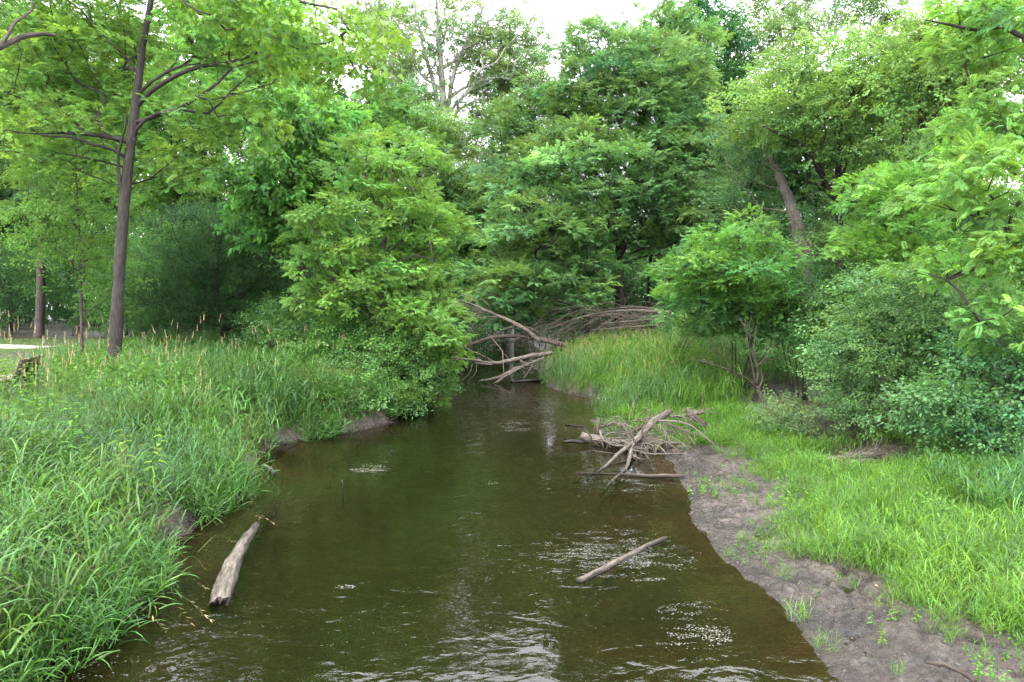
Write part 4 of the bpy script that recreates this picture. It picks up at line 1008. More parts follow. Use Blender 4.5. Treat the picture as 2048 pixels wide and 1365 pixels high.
# seed heads in the left meadow
x, y = field(rng, -17, -4.6, 10, 22, .7)
k = (xl(y) - x > 1.2) & in_view(x, y) & (fbm(x, y, 65, 2, .4) + .25 * sstep(14, 20, y) > .02); x, y = x[k], y[k]
lay("seed_head_grass", "seed", x, y, .8, 1.45, (.3, .3, .1), "straw-coloured grass seed heads standing above the left meadow", seed=3, lean=.1)
x, y = field(rng, -15, -4.4, 5, 28, 8.0)
k = (xl(y) - x > .4) & in_view(x, y) & (fbm(x, y, 67, 2, .5) > .0); x, y = x[k], y[k]
lay("meadow_weeds", "forb", x, y, .8, 1.5, (.115, .225, .048), "leafy weeds mixed through the left bank grass", "weeds", seed=4, yellow=.2)
# lawn
x, y = field(rng, -30, -9, 16, 44, 14)
k = in_view(x, y, .05); x, y = x[k], y[k]
lay("lawn", "lawn", x, y, 1.2, 2.2, (.11, .215, .035), "short mown lawn beside the path at far left", seed=5)
# left mid bank low green (between cove and bend)
x, y = field(rng, -9, -2.6, 17, 32, 13)
k = (xl(y) - x > .1); x, y = x[k], y[k]
lay("bank_herbs", "meadow", x, y, .7, 1.05, (.085, .190, .038), "green grass and herbs above the left cove", seed=6)
# right: bright low grass
x, y = field(rng, 1.9, 11, 5.2, 26, 48)
dR = x - xr(y)
gedge = np.interp(y, [0, 6, 8, 10, 12.5, 15, 17, 19], [1.4, 1.15, .95, 1.0, 1.05, 1.15, .4, .0]) + .75 * fbm(x, y, 51, 3, .9)
hol = np.exp(-(((x - 6.9) / 1.25) ** 2 + ((y - 14.2) / 1.2) ** 2))
pr = sstep(-.35, 1.3, dR - gedge) * .95 + .035
k = in_view(x, y) & (dR > .03) & (rng.random(len(x)) < pr * (1 - sstep(.3, .55, hol))) & ~((x > 8.4) & (y > 12.6)) & ~((x > 6) & (y > 15.4)); x, y, dR, gedge = x[k], y[k], dR[k], gedge[k]
tall = .5 + .5 * sstep(-.2, 2.0, dR - gedge) + .5 * fbm(x, y, 81, 3, .7)
lay("bright_grass", "bright", x, y, .75, 1.2, (.132, .262, .042), "bright green low grass on the right bank above the mud", tall=tall, seed=7)
kk = (rng.random(len(x)) < .05) & (dR - gedge > .5)
lay("grass_clumps", "meadow", x[kk], y[kk], .45, .75, (.095, .205, .048), "taller darker grass clumps rising from the bright low grass", seed=32)
kk = (rng.random(len(x)) < .05) & (dR - gedge > .2)
lay("bank_weeds", "forb", x[kk], y[kk], .4, .75, (.12, .23, .045), "small leafy weeds among the bright low grass", "weeds", seed=33)
# sprouts on the mud
x, y = field(rng, 2.6, 6.5, 5.5, 17, 16)
k = (x - xr(y) > .12) & (fbm(x, y, 83, 2, 1.0) > -.02); x, y = x[k], y[k]
lay("mud_sprouts", "sprout", x, y, .5, 1.2, (.13, .27, .04), "small sprouts scattered over the mud", "sprouts", seed=8)
# right: tall meadow grass of the mid bank
x, y = field(rng, 1.0, 11, 20, 36, 14)
dR = x - xr(y)
k = (dR > .02) & ~((y < 22.5) & (x > 6.2)); x, y, dR = x[k], y[k], dR[k]
tall = .8 + .3 * sstep(.2, 2.5, dR) + .2 * fbm(x, y, 85, 2, .6)
pt = sstep(-.25, .25, fbm(x, y, 87, 3, .55))[:, None]
colm = np.array([[.088, .185, .056]]) * (1 - pt) + np.array([[.125, .245, .034]]) * pt
lay("tall_meadow_grass", "meadow", x, y, .7, 1.3, colm, "tall soft grass on the right bank beside the log jam", tall=tall, seed=9)
x, y = field(rng, 1.2, 9, 22, 34, 5.0)
k = (x - xr(y) > .15); x, y = x[k], y[k]
lay("seed_head_grass", "seed", x, y, .7, .95, (.3, .3, .1), "pale seed heads above the tall grass by the log jam", seed=10)
# blue-green reeds at right edge
x = rng.uniform(6.4, 8.2, 70); y = rng.uniform(9.0, 11.5, 70)
lay("reed_clump", "reed", x, y, .55, .85, (.065, .165, .060), "blue-green reed clump below the bramble at right", seed=11)
# ground cover farther back
x, y = field(rng, -26, 26, 30, 62, 2.6)
k = in_view(x, y, .03) & ((xl(y) - x > .4) | (x - xr(y) > .4)) & ~((x < -14) & (y < 46)); x, y = x[k], y[k]
lay("woodland_herbs", "forb", x, y, .9, 1.7, (.05, .12, .03), "shaded herb layer on the woodland floor", "herbs", seed=12)

# ------------------------------------------------------------------ path
m, N, L = newmat("pale_gravel_path")
out = node(N, "ShaderNodeOutputMaterial"); tc = node(N, "ShaderNodeTexCoord"); n1 = node(N, "ShaderNodeTexNoise", Scale=14.0, Detail=8.0, Roughness=.7)
L.new(tc.outputs["Object"], n1.inputs["Vector"])
rp = node(N, "ShaderNodeValToRGB"); e = rp.color_ramp.elements
e[0].position, e[0].color = .3, (0.1560, 0.1410, 0.1200, 1); e[1].position, e[1].color = .7, (0.2760, 0.2580, 0.2280, 1)
L.new(n1.outputs["Fac"], rp.inputs["Fac"]); p = node(N, "ShaderNodeBsdfPrincipled", Roughness=.9); L.new(rp.outputs[0], p.inputs["Base Color"]); L.new(p.outputs[0], out.inputs["Surface"])
cx = np.arange(-70, -22.5, .8); cyy = 37.5 + .012 * (cx + 24) ** 2 * np.where(cx < -24, .25, 1.6)
rows = []
for w in np.linspace(-1.1, 1.1, 5):
    rows.append(np.stack([cx, cyy + w, height(cx, cyy + w, False) + .02 + .035 * (1 - (w / 1.1) ** 2)], 1))
Vp = np.vstack(rows); n_ = len(cx)
Qp = [(a * n_ + b, a * n_ + b + 1, (a + 1) * n_ + b + 1, (a + 1) * n_ + b) for a in range(4) for b in range(n_ - 1)]
obj("path", mesh_from("path", Vp, Qp, None, m, True), kind="structure")

# ------------------------------------------------------------------ bench
M_BLACK = flat_mat("black_painted_metal", (.012, .013, .014), .45, .4, .2)
M_PLANK = bark_material("weathered_tan_plank", (.08, .055, .03), (.19, .13, .075), 6, 1.0, .2, .7)
M_SEATW = bark_material("bleached_seat_plank", (.15, .13, .10), (.26, .22, .18), 6, 1.0, .2, .7)
bp0 = at(20, 700, 17.6); bz = float(height(bp0[0], 17.6, False))
bench = obj("park_bench", None, label="wooden park bench with black supports half hidden by grass at left edge", cat="bench")
bench.location = (bp0[0], 17.6, bz); bench.rotation_euler = (0, 0, math.atan2(-.31, -.95))
# local: +x faces forward, y along the length (towards -y away from the camera)
BL = 1.7
bm_ = lambda f: (lambda mb: (f(mb), mb)[1])(MB())
for k in range(4):
    obj("seat_plank", bm_(lambda mb: mb.box((.05 + .125 * k, -BL / 2, .44), (.11, BL, .04))).mesh("seat_plank", M_SEATW, False), bench)
for k in range(3):
    t = .09 + .15 * k
    Mx = np.array(Matrix.Rotation(-.32, 3, "Y"))
    mb = MB(); mb.box((0, -BL / 2, .10 + .155 * k), (.035, BL, .135), Mx); mb.V[-1] = mb.V[-1] + np.array([-.02, 0, .44])
    obj("back_plank", mb.mesh("back_plank", M_PLANK, False), bench)
for yy_ in (-.06, -BL / 2, -BL + .06):
    mb = MB(); Mx = np.array(Matrix.Rotation(-.32, 3, "Y"))
    mb.box((-.045, yy_, .20), (.05, .13, .60), Mx); mb.V[-1] = mb.V[-1] + np.array([-.02, 0, .44])
    mb.box((.24, yy_, .385), (.52, .07, .07)); mb.box((.44, yy_, .17), (.07, .075, .36)); mb.box((.02, yy_, .17), (.09, .075, .36)); mb.box((.23, yy_, .02), (.5, .08, .05))
    obj("support", mb.mesh("support", M_BLACK, False), bench)

# ------------------------------------------------------------------ dead wood
def wood(name, label, cat, main, branches=(), mat=None, group=None, sides=10, rough=.22, seed=0, twigs=None, world=False):
    """main, branches: rows (px, py, depth, radius) or world rows (x, y, z, r)"""
    conv = (lambda rows: np.array(rows, float)) if world else (lambda rows: tr(*rows))
    mat = mat or M_DEAD
    T = spline(conv(main), .12); base = T[0, :3].copy()
    rng = np.random.default_rng(seed + 900)
    def wob(S, k):
        q = S.copy(); q[:, :3] += .12 * S[:, 3:4] * rng.normal(size=(len(S), 3)); return q
    def stem(S, sd):
        mb = MB(); S = wob(S, sd); mb.tube(S[:, :3] - base, S[:, 3], sides, rough, sd); return mb
    if not len(branches) and twigs is None:
        o = obj(name, stem(T, seed).mesh(name, mat), None, label, cat, group); o.location = base; return o
    root = obj(name, None, None, label, cat, group); root.location = base
    obj("stem", stem(T, seed).mesh("stem", mat), root)
    for k, b in enumerate(branches):
        S = spline(conv(b), .1); S = wob(S, k); mb = MB(); mb.tube(S[:, :3] - base, S[:, 3], 7, rough, seed + k + 1)
        obj("branch", mb.mesh("branch", mat), root)
    if twigs is not None:
        mb = MB()
        for S in twigs: mb.tube(S[:, :3] - base, S[:, 3], 4, 0, 0, False)
        obj("twigs", mb.mesh("twigs", mat), root, kind="stuff")
    return root
def fan(rng, a, b, n, L, r, spread=.5, sag=.3, bias=(0, 0, 0)):
    """thin side twigs along the segment a-b"""
    a, b = np.asarray(a, float), np.asarray(b, float); out = []
    ax = (b - a) / (np.linalg.norm(b - a) + 1e-9)
    for k in range(n):
        t = rng.random(); p = a + (b - a) * t
        d = ax * .9 + rng.normal(0, spread, 3) + np.asarray(bias); d /= np.linalg.norm(d); l = L * rng.uniform(.4, 1.1)
        q1 = p + d * l * .5 + rng.normal(0, .05 * l, 3); q2 = p + d * l + np.array([0, 0, -sag * l * .4]) + rng.normal(0, .08 * l, 3)
        out.append(spline(np.array([[*p, r], [*q1, r * .7], [*q2, r * .25]]), .2))
        if rng.random() < .7:
            e_ = q1 + rng.normal(0, .35 * l, 3); out.append(np.array([[*q1, r * .5], [*e_, r * .2]]))
    return out
def w4(px, py, z, r): return [*on(px, py, z), r]
# left half-sunken log with broken hollow end
def near_log():
    rows = np.array([w4(437, 1215, -.025, .112), w4(446, 1185, -.02, .116), w4(462, 1140, -.02, .106), w4(480, 1105, -.035, .098), w4(502, 1072, -.06, .090), w4(525, 1046, -.11, .084), w4(556, 1012, -.22, .08)])
    T = spline(rows, .05); base = T[0, :3].copy(); rng = np.random.default_rng(3)
    root = obj("sunken_log", None, label="pale weathered log lying half sunk along the left bank, broken end towards us", cat="log"); root.location = base
    S = T.copy(); S[:, 2] += .012 * vnoise(np.arange(len(S)) * .3, 0, 0, 4)
    mb = MB(); mb.tube(S[:, :3] - base, S[:, 3], 22, .16, 2, False)
    V = mb.V[0]; sd_ = 22
    ax = (S[0, :3] - S[3, :3]); ax /= np.linalg.norm(ax)
    a = rng.uniform(-.09, .06, sd_); V[:sd_] += ax * a[:, None]; V[sd_:2 * sd_] += ax * (a * .5)[:, None]
    obj("bark_body", mb.mesh("bark_body", M_LOG), root)
    mb = MB(); K_ = 5; rings = []
    for j in range(K_):
        f_ = 1 - j / K_; rings.append(V[:sd_] * f_ + (S[0, :3] - base) * (1 - f_) + ax * (rng.uniform(-.05, .03, sd_)[:, None] if j else 0) - ax * .03 * j / K_)
    VV = np.vstack(rings + [(S[0, :3] - base - ax * .06)[None]])
    QQ = [(j * sd_ + k, (j + 1) * sd_ + k, (j + 1) * sd_ + (k + 1) % sd_, j * sd_ + (k + 1) % sd_) for j in range(K_ - 1) for k in range(sd_)]
    TT = [((K_ - 1) * sd_ + k, K_ * sd_, (K_ - 1) * sd_ + (k + 1) % sd_) for k in range(sd_)]
    mb.add(VV, QQ, TT); obj("broken_end", mb.mesh("broken_end", M_DEADDARK, False), root)
near_log()
wood("upright_stick", "thin dark stick standing upright in the water", "stick", [(686, 1035, 12.05, .018), (686, 1000, 12.05, .018), (685, 978, 12.06, .016), (684, 960, 12.07, .017)], mat=M_WETDARK, sides=7)
wood("floating_pole", "straight bare pole floating in flecks of foam right of midstream", "log", [w4(1157, 1163, .008, .041), w4(1210, 1137, .010, .040), w4(1260, 1112, .010, .038), w4(1300, 1090, .008, .036), w4(1332, 1076, .0, .034)], mat=M_LOG, world=True, rough=.1, sides=12)
# driftwood tangle on the right shore
G = "driftwood tangle on the right shore"
rng = np.random.default_rng(8)
tw = fan(rng, at(1268, 890, 15.6), at(1250, 940, 14.2), 30, .8, .015, .5, .6, (.35, -.1, -.5)) + fan(rng, at(1215, 930, 14.3), at(1150, 966, 13.1), 5, .3, .005, .5, .3) + fan(rng, at(1240, 950, 13.6), at(1205, 1000, 12.1), 9, .35, .006, .6, .3, (.2, 0, -.2)) + fan(rng, at(1180, 880, 16.3), at(1330, 890, 15.6), 60, .9, .015, .7, .6, (0, -.3, -.05)) + fan(rng, at(1200, 850, 16.8), at(1390, 830, 16.6), 40, .8, .014, .7, .5, (0, 0, -.1)) + fan(rng, at(1320, 843, 16.3), at(1400, 868, 15.8), 14, .7, .012, .5, .6, (0, 0, -.5))
wood("forked_driftwood_branch", "long pale forked branch slanting from the driftwood tangle down into the water", "branch",
     [(1338, 824, 16.7, 0.0629), (1305, 846, 16.3, 0.0703), (1283, 868, 15.9, 0.0666), (1268, 885, 15.6, 0.0592)],
     [[(1270, 883, 15.6, 0.0488), (1240, 905, 15.0, 0.0414), (1215, 930, 14.3, 0.0340), (1182, 954, 13.6, 0.0237), (1145, 968, 13.1, 0.0089)],
      [(1268, 886, 15.6, 0.0459), (1262, 906, 15.0, 0.0400), (1255, 932, 14.2, 0.0340), (1240, 950, 13.6, 0.0296), (1224, 963, 13.1, 0.0252), (1203, 989, 12.35, 0.0163)],
      [(1224, 960, 13.1, 0.0163), (1232, 975, 12.8, 0.0148), (1216, 993, 12.2, 0.0133), (1199, 1012, 11.7, 0.0096), (1203, 1022, 11.45, 0.0067)],
      [(1231, 974, 12.8, 0.0126), (1246, 990, 12.4, 0.0104), (1258, 1001, 12.1, 0.0089), (1279, 1010, 11.85, 0.0037)],
      [(1317, 842, 16.3, 0.0207), (1368, 846, 16.0, 0.0185), (1400, 865, 15.8, 0.0148), (1437, 897, 15.4, 0.0074)],
      [(1320, 846, 16.3, 0.0192), (1332, 868, 16.0, 0.0163), (1346, 893, 15.7, 0.0104)],
      [(1262, 906, 15.0, 0.0192), (1290, 928, 14.7, 0.0163), (1309, 947, 14.0, 0.0074)],
      [(1265, 900, 15.0, 0.0178), (1300, 908, 15.0, 0.0148), (1366, 908, 14.9, 0.0089)],
      [(1264, 912, 14.9, 0.0163), (1285, 918, 14.9, 0.0148), (1312, 920, 14.9, 0.0089)],
      [(1268, 882, 15.5, 0.0148), (1258, 858, 15.5, 0.0118), (1243, 838, 15.6, 0.0052)],
      [(1372, 846, 16.0, 0.0118), (1395, 826, 15.9, 0.0096), (1406, 800, 15.8, 0.0067), (1403, 785, 15.8, 0.0037)],
      [(1252, 936, 14.1, 0.0133), (1256, 956, 13.4, 0.0148), (1254, 972, 12.9, 0.0104)]], mat=M_DEAD, group=G, twigs=tw, seed=1)
wood("driftwood_log", "hollow pale log under the tangle with its end over the water", "log", [(1163, 872, 16.6, .085), (1180, 876, 16.5, .095), (1215, 884, 16.3, .085), (1260, 888, 16.1, .07)], mat=M_DEAD, group=G, seed=2, rough=.3, sides=14)
wood("driftwood_log", "thick dark rounded log at the back of the tangle on the mud", "log", [(1245, 893, 16.0, .10), (1270, 890, 15.9, .14), (1310, 892, 15.8, .15), (1345, 898, 15.7, .11)], mat=M_DEADDARK, group=G, seed=3, rough=.3, sides=14)
wood("driftwood_log", "short dark snag poking left from the tangle over the water", "log", [(1126, 884, 16.2, .03), (1145, 883, 16.2, .042), (1175, 886, 16.3, .035)], mat=M_WETDARK, group=G, seed=4)
wood("driftwood_log", "slender pole lying flat in the water in front of the tangle", "log", [w4(1150, 947, .02, .012), w4(1215, 948, .015, .018), w4(1280, 952, .02, .036), w4(1330, 953, .04, .042), w4(1368, 952, .07, .028)], mat=M_DEADDARK, group=G, world=True, seed=5)
wood("driftwood_branch", "grey branch lying parallel behind the long forked branch", "branch", [(1245, 872, 16.5, .03), (1290, 852, 16.8, .045), (1325, 834, 17.0, .04), (1345, 822, 17.1, .02)], [[(1310, 840, 16.9, .02), (1330, 815, 17, .012), (1328, 805, 17, .005)]], mat=M_DEADDARK, group=G, seed=6)
wood("driftwood_log", "dark split stump end at the upper right of the tangle", "log", [(1372, 818, 17.0, .05), (1385, 828, 16.9, .075), (1410, 850, 16.6, .05)], mat=M_DEADDARK, group=G, seed=7, rough=.4)
wood("driftwood_log", "short broken piece beside the dark split stump end", "log", [(1380, 826, 17.2, .05), (1400, 825, 17.2, .05), (1408, 824, 17.2, .03)], mat=M_DEAD, group=G, seed=8)
wood("driftwood_branch", "upright rotten stub at the left end of the tangle", "branch", [(1196, 875, 16.9, .05), (1194, 855, 16.9, .05), (1199, 838, 17, .03)], [[(1195, 856, 16.9, .03), (1215, 852, 17, .03), (1235, 846, 17.1, .02)]], mat=M_DEADDARK, group=G, seed=9, rough=.5)
wood("driftwood_branch", "curved root arching below the hollow log", "branch", [(1200, 862, 16.3, .03), (1206, 880, 16.1, .028), (1225, 890, 15.8, .022), (1250, 893, 15.5, .012)], mat=M_DEAD, group=G, seed=10)
# centre log jam
G = "log jam across the creek"
rng = np.random.default_rng(12)
tw = fan(rng, at(1000, 632, 31), at(900, 602, 31), 34, 1.5, .013, .45, .9, (-.35, 0, -.25))
wood("fallen_log", "fallen trunk rising diagonally to the left above the log jam, with thin twigs", "log", [(1080, 684, 31, 0.0960), (1062, 668, 31, 0.0960), (1030, 648, 31, 0.0840), (990, 630, 31, 0.0680), (955, 614, 31, 0.0440), (930, 604, 31, 0.0280), (900, 600, 31, 0.0160), (882, 602, 31, 0.0080)],
     [[(960, 617, 31, 0.0240), (950, 600, 31, 0.0176), (925, 590, 31, 0.0064)], [(995, 633, 31, 0.0240), (960, 636, 30.7, 0.0160), (915, 640, 30.4, 0.0048)], [(1030, 652, 31, 0.0200), (1005, 660, 30.6, 0.0144), (985, 672, 30.3, 0.0048)],
      [(1032, 655, 30.9, 0.0160), (1060, 656, 30.7, 0.0120), (1085, 672, 30.6, 0.0048)]], mat=M_DEAD, group=G, twigs=tw, seed=20)
wood("fallen_log", "arched log spanning the creek at the top of the log jam", "log", [(885, 716, 31.2, 0.0320), (905, 708, 31.2, 0.0480), (935, 692, 31.2, 0.0680), (985, 676, 31.2, 0.0800), (1040, 673, 31.2, 0.0880), (1090, 682, 31.2, 0.1040), (1135, 692, 31.2, 0.1040)],
     [[(930, 694, 31.1, 0.0400), (945, 690, 31, 0.0320), (932, 689, 30.9, 0.0160)], [(1040, 676, 31, 0.0400), (1020, 683, 30.8, 0.0240)]], mat=M_DEADDARK, group=G, seed=21)
rng = np.random.default_rng(13)
tw = fan(rng, at(985, 725, 29.8), at(910, 715, 29.8), 14, 1.0, .012, .4, .5, (-.3, 0, 0)) + fan(rng, at(1030, 735, 29.4), at(1100, 735, 29.2), 70, 1.0, .016, .8, .4)
wood("fallen_log", "middle log of the jam reaching left with forked bare branches", "log", [(1105, 706, 30, 0.0800), (1060, 713, 30, 0.0920), (1020, 722, 29.9, 0.0880), (985, 727, 29.8, 0.0720), (945, 720, 29.7, 0.0480), (905, 716, 29.6, 0.0240)],
     [[(985, 722, 29.8, 0.0240), (950, 705, 29.7, 0.0176), (920, 698, 29.6, 0.0144), (885, 712, 29.6, 0.0048)], [(985, 730, 29.7, 0.0400), (965, 728, 29.6, 0.0360), (950, 726, 29.5, 0.0160)], [(945, 716, 29.7, 0.0160), (938, 700, 29.6, 0.0112), (925, 692, 29.6, 0.0048)],
      [(945, 728, 29.6, 0.0112), (938, 748, 29.2, 0.0104), (915, 767, 28.9, 0.0048)], [(953, 728, 29.6, 0.0112), (951, 746, 29.2, 0.0104), (932, 768, 28.9, 0.0048)]], mat=M_DEAD, group=G, twigs=tw, seed=22)
wood("fallen_log", "lowest slanting log of the jam dipping into the water", "log", [(1090, 718, 29.5, 0.0720), (1060, 728, 29.4, 0.0720), (1025, 742, 29.1, 0.0680), (995, 756, 28.8, 0.0560), (957, 763, 28.6, 0.0280)],
     [[(1040, 737, 29.1, 0.0480), (1015, 750, 28.8, 0.0520), (998, 762, 28.6, 0.0480), (985, 769, 28.4, 0.0240)]], mat=M_DEAD, group=G, seed=23)
wood("fallen_branch", "bent upright branch tangled through the middle of the log jam", "branch", [(1008, 760, 29, 0.0096), (1006, 720, 29.9, 0.0176), (1004, 702, 30.3, 0.0208), (993, 688, 30.5, 0.0192), (982, 674, 30.7, 0.0112)], [[(996, 692, 30.5, 0.0112), (985, 690, 30.4, 0.0096), (975, 696, 30.3, 0.0040)], [(1004, 706, 30.2, 0.0112), (1015, 715, 30, 0.0096), (1030, 740, 29.5, 0.0048)]], mat=M_DEAD, group=G, seed=24)
wood("fallen_branch", "straight pale stick leaning on the right end of the log jam", "branch", [(1068, 722, 29.2, 0.0160), (1058, 742, 28.8, 0.0160), (1046, 758, 28.4, 0.0112)], mat=M_DEAD, group=G, seed=25)
wood("fallen_branch", "dark short log wedged in the right end of the log jam", "branch", [(1040, 722, 29.7, 0.0480), (1060, 732, 29.5, 0.0600), (1095, 742, 29.2, 0.0640)], mat=M_DEADDARK, group=G, seed=26, rough=.4)
wood("fallen_branch", "dark log lying at the waterline below the log jam's right end", "branch", [w4(1020, 765, .0, 0.0400), w4(1055, 762, .05, 0.0640), w4(1100, 758, .1, 0.0640)], mat=M_WETDARK, group=G, world=True, seed=27)
# grey dead crown lying behind the tall grass
rng = np.random.default_rng(14); tw = []
for k in range(6):
    a = at(1430 - 12 * k, 640 + 3 * k, 32.5 + .2 * k); b = at(1200 - 20 * k, 630 + 6 * k, 32 + .2 * k)
    tw += fan(rng, a, b, 36, 3.0, .013, .34, .7, (-.5, 0, .05))
wood("fallen_dead_treetop", "grey leafless fallen treetop lying behind the tall grass on the right bank", "fallen tree", [(1470, 655, 33, .11), (1400, 636, 32.8, .10), (1320, 624, 32.5, .08), (1240, 622, 32.3, .05), (1170, 632, 32, .025), (1105, 655, 31.8, .008)],
     [[(1400, 636, 32.8, .05), (1300, 640, 32.2, .035), (1200, 648, 31.8, .01)], [(1380, 632, 32.8, .05), (1280, 615, 32.6, .03), (1180, 622, 32.4, .008)], [(1440, 648, 33, .06), (1330, 650, 32, .04), (1180, 660, 31.5, .01)]], mat=M_DEAD, twigs=tw, seed=30)
# dead bare shrub
rng = np.random.default_rng(15)
tw = fan(rng, at(1470, 745, 17.2), at(1400, 718, 17), 8, .5, .006, .4, 0) + fan(rng, at(1508, 720, 17.4), at(1490, 640, 17.4), 10, .5, .006, .4, 0) + fan(rng, at(1512, 745, 17.4), at(1545, 690, 17.4), 6, .45, .006, .4, 0)
wood("dead_shrub", "leafless dead shrub with bare upright branches on the right bank", "shrub", [(1528, 815, 17.5, .055), (1522, 795, 17.5, .045), (1512, 772, 17.5, .036)],
     [[(1514, 778, 17.5, .030), (1490, 756, 17.3, .026), (1460, 742, 17.1, .02), (1420, 728, 16.9, .012), (1375, 714, 16.8, .004)], [(1512, 772, 17.5, .028), (1505, 735, 17.4, .022), (1497, 695, 17.4, .015), (1490, 640, 17.4, .005)],
      [(1512, 774, 17.5, .028), (1516, 740, 17.5, .02), (1508, 700, 17.5, .014), (1515, 640, 17.6, .005)], [(1516, 780, 17.5, .028), (1525, 760, 17.6, .022), (1522, 742, 17.6, .012)], [(1465, 745, 17.1, .014), (1450, 715, 17, .01), (1445, 670, 17, .004)], [(1511, 735, 17.4, .014), (1535, 710, 17.4, .01), (1548, 680, 17.4, .004)]], mat=M_DEADDARK, twigs=tw, seed=31)
rng = np.random.default_rng(16)
tw = fan(rng, at(1530, 815, 17.4), at(1560, 835, 17), 22, .5, .012, .8, 1.2, (0, -.4, -.6))
wood("exposed_roots", "tangle of exposed brown roots under the dead shrub", "roots", [(1535, 812, 17.5, .10), (1545, 830, 17.3, .12), (1560, 848, 17.1, .06)], [[(1540, 815, 17.4, .05), (1570, 800, 17.2, .04), (1595, 790, 17, .015)]], mat=M_DEADDARK, twigs=tw, seed=32, rough=.4)
wood("half_buried_log", "brown half-buried log in the grass behind the mud on the right", "log", [(1500, 866, 17.0, .06), (1525, 862, 17, .10), (1555, 858, 17, .11), (1580, 857, 17, .07)], mat=M_DEAD, seed=33, sides=14)
rng = np.random.default_rng(17)
tw = fan(rng, at(1680, 915, 14.3), at(1790, 905, 14), 40, .6, .007, .6, .5)
wood("half_buried_log", "split log among dry twigs in the dark hollow below the big bush", "log", [(1655, 920, 14.6, .05), (1690, 916, 14.5, .075), (1730, 912, 14.4, .07), (1765, 908, 14.3, .03)], [[(1665, 930, 14.2, .04), (1720, 924, 14.1, .05), (1760, 922, 14, .02)]], mat=M_DEAD, twigs=tw, seed=34, rough=.35)
wood("cove_log", "log lying along the top of the left cove's mud edge", "log", [(562, 872, 17.7, .09), (590, 868, 17.8, .115), (640, 866, 18.0, .11), (700, 866, 18.2, .07)], mat=M_DEADDARK, seed=35, sides=14)
rng = np.random.default_rng(18)
tw = fan(rng, at(700, 862, 18.4), at(790, 845, 19.3), 26, .7, .009, .6, 1.0, (.2, -.4, -.5))
wood("bank_roots", "dead twigs and roots trailing into the water under the left bramble", "roots", [(690, 858, 18.3, .05), (730, 852, 18.7, .04), (770, 848, 19.2, .02)], [[(680, 855, 18.2, .03), (700, 872, 17.8, .028), (722, 882, 17.4, .02)]], mat=M_DEADDARK, twigs=tw, seed=36)
wood("curled_root", "curled grey root at the foot of the left bank", "root", [(528, 930, 14.2, .03), (538, 938, 14, .04), (548, 946, 13.8, .04), (543, 958, 13.5, .035), (535, 966, 13.3, .02)], mat=M_DEAD, seed=37)
wood("poking_snag", "small black snag poking from midstream, the farther of two", "snag", [(788, 880, 17.9, .02), (787, 868, 17.95, .025), (781, 862, 17.9, .012)], mat=M_WETDARK, seed=38, sides=6)
wood("poking_snag", "small black snag poking from midstream, the nearer of two", "snag", [(783, 912, 15.6, .02), (782, 904, 15.6, .022), (786, 900, 15.6, .01)], mat=M_WETDARK, seed=39, sides=6)
wood("floating_twig", "thin twig floating near the grass point on the right", "twig", [w4(1131, 850, .01, .02), w4(1150, 852, .02, .025), w4(1168, 854, .01, .015)], mat=M_WETDARK, world=True, seed=40, sides=6)
wood("mud_stick", "muddy bent stick on the mud at the lower right corner", "stick", [w4(1852, 1326, .17, .012), w4(1890, 1330, .17, .02), w4(1920, 1342, .17, .022), w4(1950, 1362, .17, .02)], mat=M_DEADDARK, world=True, seed=41, sides=8)
# drooping grass stems over the water by the near log
s = Spray(77)
rr_ = random.Random(4)
for (ax_, ay_, bx_, by_) in [(300, 1190, 418, 1238), (310, 1165, 410, 1175), (395, 1105, 470, 1085), (400, 1060, 520, 1035), (420, 1020, 545, 1045), (455, 1000, 512, 1012), (280, 1225, 380, 1245), (350, 1140, 412, 1140), (240, 1250, 330, 1262)]:
    a = on(ax_, ay_, .38); b = on(bx_, by_, .10); d = b - a; Ld = np.linalg.norm(d)
    P_ = spline(np.array([[*a, 1], [*(a + d * .5 + np.array([0, 0, .10 + .1 * rr_.random()])), 1], [*b, 1]]), .06)[:, :3]
    for q0, q1 in zip(P_[:-1], P_[1:]): s.leaf(q0, q1 - q0, (0, 0, 1), np.linalg.norm(q1 - q0) * 1.3, .008, 0, .1)
    for j in range(9):
        p_ = P_[-1 - j // 2]; s.leaf(p_, d / Ld + np.array([rr_.gauss(0, .5), rr_.gauss(0, .5), rr_.gauss(-.3, .2)]), (0, 0, 1), .07, .013, .1, .95)
obj("drooping_stems", mesh_from("drooping_stems", s.V, None, s.T, M_SEED, False, {"lv": ("FLOAT", s.lv)}), None, "pale grass stems arching over the water beside the sunken log", "grass", kind="stuff")

